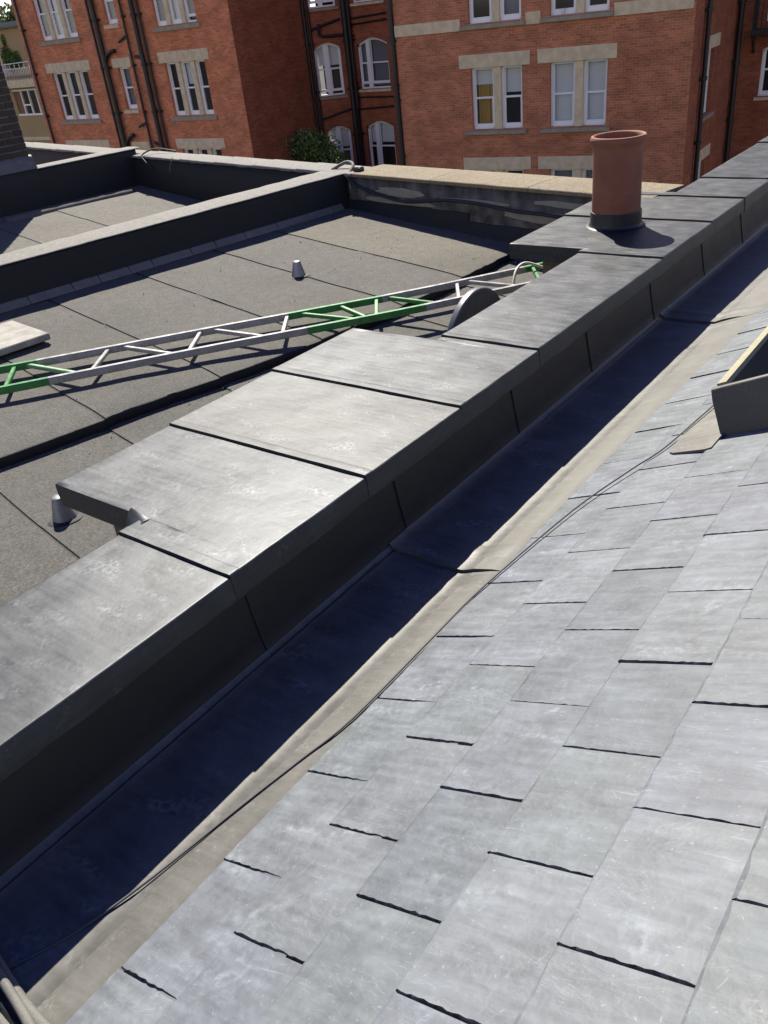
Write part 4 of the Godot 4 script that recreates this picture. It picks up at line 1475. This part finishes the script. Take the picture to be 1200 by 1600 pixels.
func build_slates():
	var R := thing("slate_roof", "grey slate roof slope filling the lower right, laid in half-bonded courses", "roof", SL(0.5, -1.5, -0.1))
	var dk := mb()
	dk.hexa([SL(0.03, 1.4, -0.3), SL(2.4, 1.4, -0.3), SL(2.4, -8.0, -0.3), SL(0.03, -8.0, -0.3)], [SL(0.03, 1.4, -0.021), SL(2.4, 1.4, -0.021), SL(2.4, -8.0, -0.021), SL(0.03, -8.0, -0.021)])
	part(R, "roof_deck", dk.mesh(), mats.felt_dark)
	var hs := mb()
	hs.box(W(-0.79, -9.9, -8.0), W(1.45, -1.36, 1.4))
	part(R, "house_wall", hs.mesh(), mats.render_grey)
	var t := 0.0098
	var shapes := []
	for k in 9:
		shapes.append(slate_mesh(0.2285 * S - rng.randf_range(0.0038, 0.0068), 0.53, t))
	var half := slate_mesh(0.2285 * S * 0.5 - 0.004, 0.53, t)
	var up := Vector3(cos(PITCH), sin(PITCH), 0)
	var nrm := Vector3(-sin(PITCH), cos(PITCH), 0)
	var rest := []
	var gauge := 0.1725
	var first := [-0.279, -0.396, -0.283, -0.402, -0.293, -0.405]
	for c in 14:
		var z0: float = first[c] if c < 6 else (-0.285 if c % 2 == 0 else -0.4)
		for k in range(-6, 32):
			var zc := z0 - 0.2285 * (k + 0.5)
			if zc < -7.0:
				continue
			# the opening of the rooflight
			var d0 := c * gauge
			if d0 > 0.30 and zc < -2.22 and zc > -3.15 and d0 < 1.2:
				continue
			var skew := 0.056 * maxf(0.0, -zc - 2.2)
			var p := SL(d0 + skew, zc, 0.0)
			var bs := Basis(Vector3(0, 0, -1), nrm, up)
			bs = bs.rotated(bs.x, -(t / (gauge * S)) * -1.0 + rng.randfn(0, 0.003))
			bs = bs.rotated(nrm, rng.randfn(0, 0.0008))
			bs = bs.rotated(up, rng.randfn(0, 0.004))
			if rng.randf() < 0.5:
				bs = Basis(-bs.x, bs.y, bs.z) if false else bs
			var xf := Transform3D(bs, p + nrm * (rng.randf_range(-0.0015, 0.002) - 0.001) + up * rng.randfn(0, 0.002))
			if c <= 7 and zc > -5.0 and zc < 0.5:
				part(R, "slate", shapes[rng.randi() % 9], mats.slates[rng.randi() % 5], xf)
			else:
				rest.append(xf)
	var st := SurfaceTool.new()
	st.begin(Mesh.PRIMITIVE_TRIANGLES)
	for xf in rest:
		st.append_from(shapes[rng.randi() % 9], 0, xf)
	var o := part(R, "far_slates", st.commit(), mats.slates[0])
	o.set_meta("kind", "stuff")
	# under-eave course, seen only as a dark line below the first slates
	var ue := mb()
	ue.hexa([SL(0.012, 1.3, -0.016), SL(0.3, 1.3, -0.016), SL(0.3, -2.2, -0.016), SL(0.012, -2.2, -0.016)], [SL(0.012, 1.3, -0.0085), SL(0.3, 1.3, -0.0085), SL(0.3, -2.2, -0.0085), SL(0.012, -2.2, -0.0085)])
	ue.hexa([SL(0.012, -2.2, -0.016), SL(0.3, -2.2, -0.016), SL(0.6, -7.0, -0.016), SL(0.28, -7.0, -0.016)], [SL(0.012, -2.2, -0.0085), SL(0.3, -2.2, -0.0085), SL(0.6, -7.0, -0.0085), SL(0.28, -7.0, -0.0085)])
	part(R, "under_eave_course", ue.mesh(), mats.slates[1])

# ------------------------------------------------------------------ things on the roofs
func build_objects():
	build_pot()
	build_beam()
	build_rooflight()
	# cone vents
	for q in [[3.0, -3.97, 0.0], [0.845, -2.70, 1.0]]:
		var yb: float = roof_y(q[1]) if q[2] == 0.0 else low_y(q[1])
		var o := F(q[0], q[1], yb)
		var lbl := "small grey cone vent alone on the sunlit felt beyond the beam" if q[2] == 0.0 else "grey cone vent under the near corner of the lead coping"
		var V := thing("cone_vent", lbl, "vent", o, "cone vents on the felt roofs")
		var b := mb()
		b.lathe(o, [[0.056, 0.004], [0.054, 0.010], [0.029, 0.108], [0.026, 0.113], [0.012, 0.116], [0.0, 0.116]], 22)
		part(V, "cone", b.mesh(), mats.galv)
		var sk := mb()
		sk.lathe(o, [[0.085, -0.004], [0.085, 0.004], [0.062, 0.006]], 22, 0.04)
		part(V, "base_flange", sk.mesh(), mats.felt_dark)
	# paving slab on spacers
	var y0 := roof_y(-4.4)
	var PS := thing("paving_slab", "square pale concrete paving slab lying on the felt at the left edge", "slab", F(1.4, -4.4, y0))
	var b := mb(0.3, 4.0)
	b.box(Vector3(-0.28, 0, -0.20), Vector3(0.28, 0.045, 0.20), 0.005)
	var ax := (F(0, 1, 0) - F(0, 0, 0)).normalized()
	var az := (F(0, 0, 0) - F(1, 0, 0)).normalized()
	part(PS, "slab", b.mesh(), mats.slab, Transform3D(Basis(ax, Vector3.UP, az).rotated(Vector3.UP, 0.03), F(1.385, -4.40, y0 + 0.012)))
	for q in [[1.30, -4.52], [1.30, -4.26], [1.47, -4.52], [1.47, -4.26]]:
		var f := mb()
		f.box(Vector3(-0.05, -0.01, -0.05), Vector3(0.05, 0.022, 0.05))
		part(PS, "pad", f.mesh(), mats.felt_dark, Transform3D(Basis(ax, Vector3.UP, az), F(q[0], q[1], roof_y(q[1]))))
	# shallow dish behind the parapet
	var D := thing("dish", "dark grey shallow dish standing on edge behind the lead parapet", "dish", W(-1.72, -1.5, -2.77))
	var rows := []
	var pan := [[0.0, 0.030], [0.10, 0.026], [0.17, 0.014], [0.208, 0.0], [0.216, -0.006], [0.224, -0.004], [0.226, 0.0], [0.226, 0.020], [0.222, 0.024], [0.19, 0.030], [0.1, 0.046], [0.0, 0.05]]
	for p in pan:
		var ring := []
		for k in 49:
			var a := TAU * k / 48
			ring.append(W(-1.70 - p[1], -1.205 + sin(a) * p[0], -2.775 + cos(a) * p[0]))
		rows.append(ring)
	b = mb()
	b.grid(rows)
	part(D, "pan", b.mesh(), mats.dish)
	b = mb()
	b.tube([W(-1.76, -1.205, -2.775), W(-1.86, -1.26, -2.775), W(-1.86, -1.49, -2.775)], 0.022, 10)
	part(D, "mount", b.mesh(), mats.galv)
	b = mb()
	b.lathe(W(-1.86, -1.49, -2.775), [[0.09, 0.0], [0.09, 0.012], [0.02, 0.02]], 16)
	part(D, "foot", b.mesh(), mats.galv)
	# black cable sagging along the back wall
	var pts := []
	for q in [[-4.86, -1.02, -0.02], [-4.80, -1.075, 0.0], [-4.5, -1.135, 0.0], [-4.30, -1.155, 0.0], [-4.10, -1.142, 0.0], [-3.9, -1.118, 0.0], [-3.6, -1.120, 0.0], [-3.3, -1.143, 0.0], [-3.1, -1.143, 0.0], [-2.7, -1.16, 0.0], [-2.2, -1.19, 0.0]]:
		pts.append(F(back_s(q[0]) - 0.004 + q[2], q[0], q[1]))
	b = mb()
	b.tube(smooth(pts, 4), 0.014, 8)
	solo("black_cable", b.mesh(), mats.black_cable, "thick black cable sagging along the rendered back wall under the stone coping", "cable")
	# cable ends looped over the back wall
	b = mb()
	b.tube(smooth([F(back_s(-8.2) + 0.22, -7.75, -0.985), F(back_s(-8.1) + 0.12, -7.95, -0.95), F(back_s(-8.1) - 0.01, -8.0, -0.985), F(back_s(-8.0) - 0.03, -7.93, -1.04), F(back_s(-8.0) - 0.02, -7.84, -1.10)], 6), 0.010, 7)
	solo("cable_loop", b.mesh(), mats.black_cable, "black cable hooked over the pale back wall above the short kerb", "cable")
	b = mb()
	b.tube(smooth([F(back_s(-7.4), -7.42, -0.99), F(back_s(-7.4) - 0.025, -7.43, -1.04), F(back_s(-7.4) - 0.03, -7.46, -1.08), F(back_s(-7.4) - 0.02, -7.49, -1.12)], 6), 0.005, 6)
	solo("cable_end", b.mesh(), mats.grey_cable, "thin pale cable end hanging down the dark back wall", "cable")
	b = mb()
	b.tube(smooth([F(4.33, -5.12, -1.0), F(4.40, -5.03, -0.955), F(4.38, -4.93, -0.965), F(4.30, -4.89, -1.02), F(4.27, -4.86, -1.11)], 6), 0.016, 8)
	solo("cable_loop", b.mesh(), mats.grey_cable, "grey cable looping over the far end of the long kerb", "cable")
	b = mb(0.5, 8.0)
	b.box(Vector3(-0.05, 0, -0.035), Vector3(0.05, 0.045, 0.035), 0.010)
	var br := solo("cable_box", b.mesh(), mats.lead_dark, "small dark box where the long kerb meets the stone coping", "box")
	br.transform = Transform3D(Basis(ax, Vector3.UP, az), F(4.34, -4.83, -1.0))
	# cream cable loop at the beam's end
	b = mb()
	b.tube(smooth([F(3.46, -2.74, low_y(-2.7) + 0.01), F(3.49, -2.76, low_y(-2.7) + 0.09), F(3.56, -2.79, low_y(-2.7) + 0.16), F(3.66, -2.80, low_y(-2.7) + 0.17), F(3.76, -2.74, low_y(-2.7) + 0.12)], 6), 0.010, 7)
	solo("cream_cable", b.mesh(), mats.cream_cable, "cream cable arching up beside the green end of the beam", "cable")
	# thin cable lying along the eaves up to the rooflight
	pts = [W(-1.085, -1.289, -0.165), W(-1.06, -1.294, -0.225), W(-1.03, -1.294, -0.30), W(-0.995, -1.286, -0.43), W(-0.955, -1.272, -0.63), W(-0.925, -1.2615, -0.76), SL(-0.018, -0.90, -0.0030), SL(-0.010, -1.20, -0.002), SL(0.010, -1.41, 0.005), SL(0.071, -1.78, 0.005), SL(0.150, -2.0, 0.005), SL(0.205, -2.12, 0.006), SL(0.262, -2.40, 0.011), SL(0.30, -2.6, 0.011)]
	b = mb()
	b.tube(smooth(pts, 5), 0.0032, 7)
	solo("thin_cable", b.mesh(), mats.cable_dark, "thin dark cable running along the slate eaves to the rooflight corner", "cable")
	# bundle of thick grey cables crossing the gutter at the lower left
	var offs := [[0.0, 0.0, 0.0125], [-0.028, 0.004, 0.011], [-0.052, 0.0, 0.012], [-0.020, 0.022, 0.010]]
	var lab := ["grey cable crossing the gutter at lower left, nearest the parapet of its bundle", "darker grey cable second in the bundle at the lower left corner", "grey cable on the outer side of the bundle at the lower left corner", "grey cable lying on top of the bundle at the lower left corner"]
	for i in 4:
		var q: Array = offs[i]
		pts = []
		for k in 9:
			var f := k / 8.0
			var x := lerpf(-1.20, -0.70, f)
			var zz: float = -0.200 + 0.07 * f + q[0] * -1.0 * (1.0 - 0.2 * f) + 0.006 * sin(f * 5.0 + i)
			var yy := -1.288
			if x > -0.985:
				yy = -1.288 + (x + 0.985) * tan(PITCH) * 1.02
			pts.append(W(x, yy + q[1] + 0.004 * sin(f * 4.0 + i * 2.0), zz))
		b = mb(0.3, 12.0)
		b.tube(smooth(pts, 4), q[2], 10)
		solo("cable", b.mesh(), mats.grey_cable if i != 1 else mats.lead_b, lab[i], "cable", "cable bundle across the gutter")

func smooth(p: Array, n: int) -> Array:
	var out := []
	for i in p.size() - 1:
		var a: Vector3 = p[max(i - 1, 0)]
		var b: Vector3 = p[i]
		var c: Vector3 = p[i + 1]
		var d: Vector3 = p[min(i + 2, p.size() - 1)]
		for k in n:
			out.append(b.cubic_interpolate(c, a, d, float(k) / n))
	out.append(p[p.size() - 1])
	return out

# grit, crumbs of mortar and slate swept into the gutter and over the felt
func build_grit():
	var b := mb()
	for k in 420:
		var o: Vector3
		var r := rng.randf_range(0.0012, 0.0036)
		var g := rng.randf_range(0.25, 1.3)
		if k < 150:
			var z := rng.randf_range(-4.2, 0.1)
			var x := -1.0 + absf(rng.randfn(0.0, 0.035))
			o = W(x, -1.297 + maxf(0.0, (x + 0.985)) * tan(PITCH) + 0.001, z)
		elif k < 240:
			o = W(rng.randf_range(-1.21, -1.0), -1.2995, rng.randf_range(-4.2, 0.1))
		elif k < 330:
			var s := rng.randf_range(0.4, 4.1)
			var u := step_u(s) + 0.02 + absf(rng.randfn(0.0, 0.08))
			o = F(s, u, low_y(u) + 0.004)
			r *= 2.2
		else:
			var s := rng.randf_range(0.8, 4.0)
			var u := rng.randf_range(-4.7, -3.3)
			o = F(s, u, roof_y(u) + 0.005)
			r *= 1.8
		b.base = Color(g, g * 0.95, g * 0.85)
		var p := []
		for q in 6:
			var d: Vector3 = [Vector3.RIGHT, Vector3.FORWARD, Vector3.LEFT, Vector3.BACK, Vector3.UP, Vector3.DOWN][q]
			p.append(o + d * r * rng.randf_range(0.6, 1.5))
		for q in 4:
			b.tri(p[q], p[(q + 1) % 4], p[4])
			b.tri(p[(q + 1) % 4], p[q], p[5])
	var m := solo("grit", b.mesh(), mats.stone_grey, "loose grit and crumbs scattered in the gutter and on the felt", "grit")
	m.set_meta("kind", "stuff")

func build_pot():
	var o := W(-1.61, -0.998, -3.92)
	var P := thing("chimney_pot", "round terracotta chimney pot with rolled rim standing on the lead coping", "chimney pot", o)
	var r := 0.113 * S
	var h := 0.40 * S
	var b := mb(0.30, 3.0)
	b.lathe(o, [[r, 0.02], [r * 0.985, h * 0.5], [r * 1.0, h - 0.075], [r * 1.01, h - 0.05], [r * 1.10, h - 0.036], [r * 1.115, h - 0.018], [r * 1.08, h - 0.003], [r * 1.02, h], [r * 0.93, h - 0.01], [r * 0.90, h - 0.04], [r * 0.88, 0.1], [0.0, 0.1]], 48, 0.004)
	part(P, "pot", b.mesh(), mats.terracotta)
	b = mb(0.3, 4.0)
	b.lathe(o, [[r * 1.22, 0.002], [r * 1.14, 0.007], [r * 1.10, 0.010], [r * 1.06, 0.022], [r * 1.045, 0.085], [r * 1.03, 0.092], [r * 0.99, 0.092]], 48, 0.010)
	var c := part(P, "lead_collar", b.mesh(), mats.lead_dark)
	b = mb()
	b.hexa([o + Vector3(0.045, 0.012, 0.156), o + Vector3(0.056, 0.012, 0.153), o + Vector3(0.054, 0.012, 0.147), o + Vector3(0.043, 0.012, 0.150)], [o + Vector3(0.045, 0.09, 0.153), o + Vector3(0.054, 0.09, 0.150), o + Vector3(0.052, 0.09, 0.145), o + Vector3(0.043, 0.09, 0.148)])
	part(c, "seam", b.mesh(), mats.lead_dark)

func chord_point(lower: bool, s: float) -> Vector3:
	var k := [[-0.4, -4.70], [1.173, -3.953], [1.433, -3.829], [1.99, -3.583], [2.464, -3.362], [3.028, -3.105], [3.823, -2.80]] if not lower else [[-0.4, -4.36], [1.072, -3.719], [1.323, -3.611], [1.858, -3.382], [2.308, -3.171], [2.852, -2.925], [3.723, -2.58]]
	var u: float = k[k.size() - 1][1]
	for i in k.size() - 1:
		if s <= k[i + 1][0]:
			u = lerpf(k[i][1], k[i + 1][1], (s - k[i][0]) / (k[i + 1][0] - k[i][0]))
			break
	# straight in height: rests on the upper roof, hangs over the step
	return F(s, u, -1.2385 - 0.0545 * (u + 4.4) + 0.012)

func beam_tube(t: Node3D, called: String, a: Vector3, b: Vector3, hw: float, hh: float, m: Material):
	var d := (b - a).normalized()
	var x := d.cross(Vector3.UP).normalized()
	var y := x.cross(d)
	var q := mb(0.15, 6.0)
	var rings := []
	for p in [a, b]:
		var r := []
		for k in [[-1, -0.7], [-0.7, -1], [0.7, -1], [1, -0.7], [1, 0.7], [0.7, 1], [-0.7, 1], [-1, 0.7]]:
			r.append(p + x * hw * k[0] + y * hh * k[1])
		rings.append(r)
	for k in 8:
		var j := (k + 1) % 8
		q.quad(rings[0][k], rings[0][j], rings[1][j], rings[1][k])
	for k in range(1, 7):
		q.tri(rings[0][0], rings[0][k + 1], rings[0][k])
		q.tri(rings[1][0], rings[1][k], rings[1][k + 1])
	return part(t, called, q.mesh(), m)

func build_beam():
	var T := thing("lattice_beam", "long green and white lattice beam lying across the felt roof", "lattice beam", F(2.0, -3.5, -1.3))
	var segs := [[-0.4, 1.33, "g"], [1.33, 2.44, "w"], [2.44, 2.90, "g"], [2.90, 3.70, "w"], [3.70, 3.90, "g"]]
	for q in segs:
		var lo: bool = false
		var st: float = q[0]
		var n := 3
		for k in n:
			var a := chord_point(false, lerpf(q[0], q[1], float(k) / n))
			var e := chord_point(false, lerpf(q[0], q[1], float(k + 1) / n))
			beam_tube(T, "chord", a, e + (e - a).normalized() * 0.004, 0.0195, 0.022, mats.beam_green if q[2] == "g" else mats.beam_white)
	for q in [[-0.4, 1.27, "g"], [1.27, 2.37, "w"], [2.37, 2.94, "g"], [2.94, 3.80, "w"]]:
		var n := 3
		for k in n:
			var a := chord_point(true, lerpf(q[0], q[1], float(k) / n))
			var e := chord_point(true, lerpf(q[0], q[1], float(k + 1) / n))
			beam_tube(T, "chord", a, e + (e - a).normalized() * 0.004, 0.0195, 0.022, mats.beam_green if q[2] == "g" else mats.beam_white)
	var braces := [[0.44, 0.27, "g"], [0.49, 0.62, "g"], [0.84, 0.69, "g"], [0.89, 0.98, "g"], [1.242, 1.10, "g"], [1.288, 1.40, "h"], [1.632, 1.44, "w"], [1.69, 1.80, "w"], [2.039, 1.85, "w"], [2.09, 2.20, "w"], [2.439, 2.26, "w"], [2.498, 2.62, "g"], [2.693, 2.66, "g"], [2.876, 2.70, "g"], [2.93, 3.02, "g"], [3.309, 3.12, "w"], [3.36, 3.46, "w"], [3.75, 3.57, "g"]]
	for q in braces:
		var m: Material = mats.beam_white if q[2] == "w" else mats.beam_green
		if q[2] == "h":
			m = mats.beam_pale_green
		beam_tube(T, "brace", chord_point(false, q[0]), chord_point(true, q[1]), 0.0125, 0.0125, m)

func build_rooflight():
	var R := thing("rooflight", "lead-clad rooflight kerb with a timber rim standing on the slates at right", "rooflight", SL(0.8, -2.6, 0.0))
	var d0 := 0.355
	var d1 := 1.15
	var z0 := -2.155
	var z1 := -3.2
	var h := 0.118
	# front kerb, leaning out slightly, lead with a rolled top
	var b := mb(0.3, 3.0)
	var rows := []
	for k in 25:
		var d := lerpf(d0, d1, k / 24.0)
		var w := 0.003 * nz.get_noise_1d(d * 12.0)
		rows.append([SL(d, z0 - 0.07, -0.01), SL(d, z0 - 0.065, h - 0.01), SL(d, z0 - 0.055, h), SL(d, z0 - 0.040 + w, h + 0.002), SL(d, z0 - 0.034 + w, h - 0.006), SL(d - 0.004, z0 - 0.030 + w, h - 0.03), SL(d, z0 + 0.002 + w, 0.008), SL(d, z0 + 0.006, -0.01)])
	b.grid(rows, true)
	for e in [[0, 1], [24, 0]]:
		var r: Array = rows[e[0]]
		for j in range(1, r.size() - 1):
			if e[1] == 1:
				b.tri(r[0], r[j], r[j + 1])
			else:
				b.tri(r[0], r[j + 1], r[j])
	part(R, "front_kerb", b.mesh(), mats.lead_mid)
	# side kerb nearest the gutter: lead outside, bare timber on top
	b = mb(0.3, 3.0)
	b.hexa([SL(d0 - 0.012, z0 - 0.07, -0.01), SL(d0 + 0.032, z0 - 0.07, -0.01), SL(d0 + 0.032, z1, -0.01), SL(d0 - 0.012, z1, -0.01)], [SL(d0, z0 - 0.07, h - 0.012), SL(d0 + 0.032, z0 - 0.07, h - 0.012), SL(d0 + 0.032, z1, h - 0.012), SL(d0, z1, h - 0.012)])
	part(R, "side_kerb", b.mesh(), mats.lead)
	b = mb(0.3, 6.0)
	b.hexa([SL(d0 + 0.004, z0 - 0.072, h - 0.011), SL(d0 + 0.034, z0 - 0.072, h - 0.011), SL(d0 + 0.034, z1, h - 0.011), SL(d0 + 0.004, z1, h - 0.011)], [SL(d0 + 0.006, z0 - 0.072, h + 0.002), SL(d0 + 0.032, z0 - 0.072, h + 0.002), SL(d0 + 0.032, z1, h + 0.002), SL(d0 + 0.006, z1, h + 0.002)])
	part(R, "timber_rim", b.mesh(), mats.timber)
	b = mb()
	b.hexa([SL(d0, z1, -0.01), SL(d1, z1, -0.01), SL(d1, z1 - 0.05, -0.01), SL(d0, z1 - 0.05, -0.01)], [SL(d0, z1, h), SL(d1, z1, h), SL(d1, z1 - 0.05, h), SL(d0, z1 - 0.05, h)])
	part(R, "rear_kerb", b.mesh(), mats.lead)
	b = mb()
	b.hexa([SL(d1, z0 - 0.01, -0.01), SL(d1 + 0.05, z0 - 0.01, -0.01), SL(d1 + 0.05, z1 - 0.05, -0.01), SL(d1, z1 - 0.05, -0.01)], [SL(d1, z0 - 0.01, h), SL(d1 + 0.05, z0 - 0.01, h), SL(d1 + 0.05, z1 - 0.05, h), SL(d1, z1 - 0.05, h)])
	part(R, "upper_kerb", b.mesh(), mats.lead)
	b = mb()
	b.quad(SL(d0 + 0.03, z0 - 0.07, 0.02), SL(d1, z0 - 0.07, 0.02), SL(d1, z1, 0.02), SL(d0 + 0.03, z1, 0.02))
	part(R, "glazing", b.mesh(), mats.roof_glass)
	# lead apron dressed down round the near corner
	b = mb(0.3, 3.0)
	var ring := []
	for q in [[0.226, -2.100], [0.232, -2.084], [0.246, -2.072], [0.345, -2.052], [0.362, -2.056], [0.366, -2.15], [0.352, -2.18], [0.345, -2.40], [0.262, -2.40], [0.250, -2.36], [0.228, -2.27]]:
		ring.append(Vector2(q[0], q[1]))
	for k in ring.size():
		var p: Vector2 = ring[k]
		var q: Vector2 = ring[(k + 1) % ring.size()]
		b.tri(SL(0.30, -2.2, 0.0035), SL(p.x, p.y, 0.0030), SL(q.x, q.y, 0.0030))
		b.quad(SL(p.x, p.y, -0.004), SL(q.x, q.y, -0.004), SL(q.x, q.y, 0.0030), SL(p.x, p.y, 0.0030))
	part(R, "lead_apron", b.mesh(), mats.lead_pale)
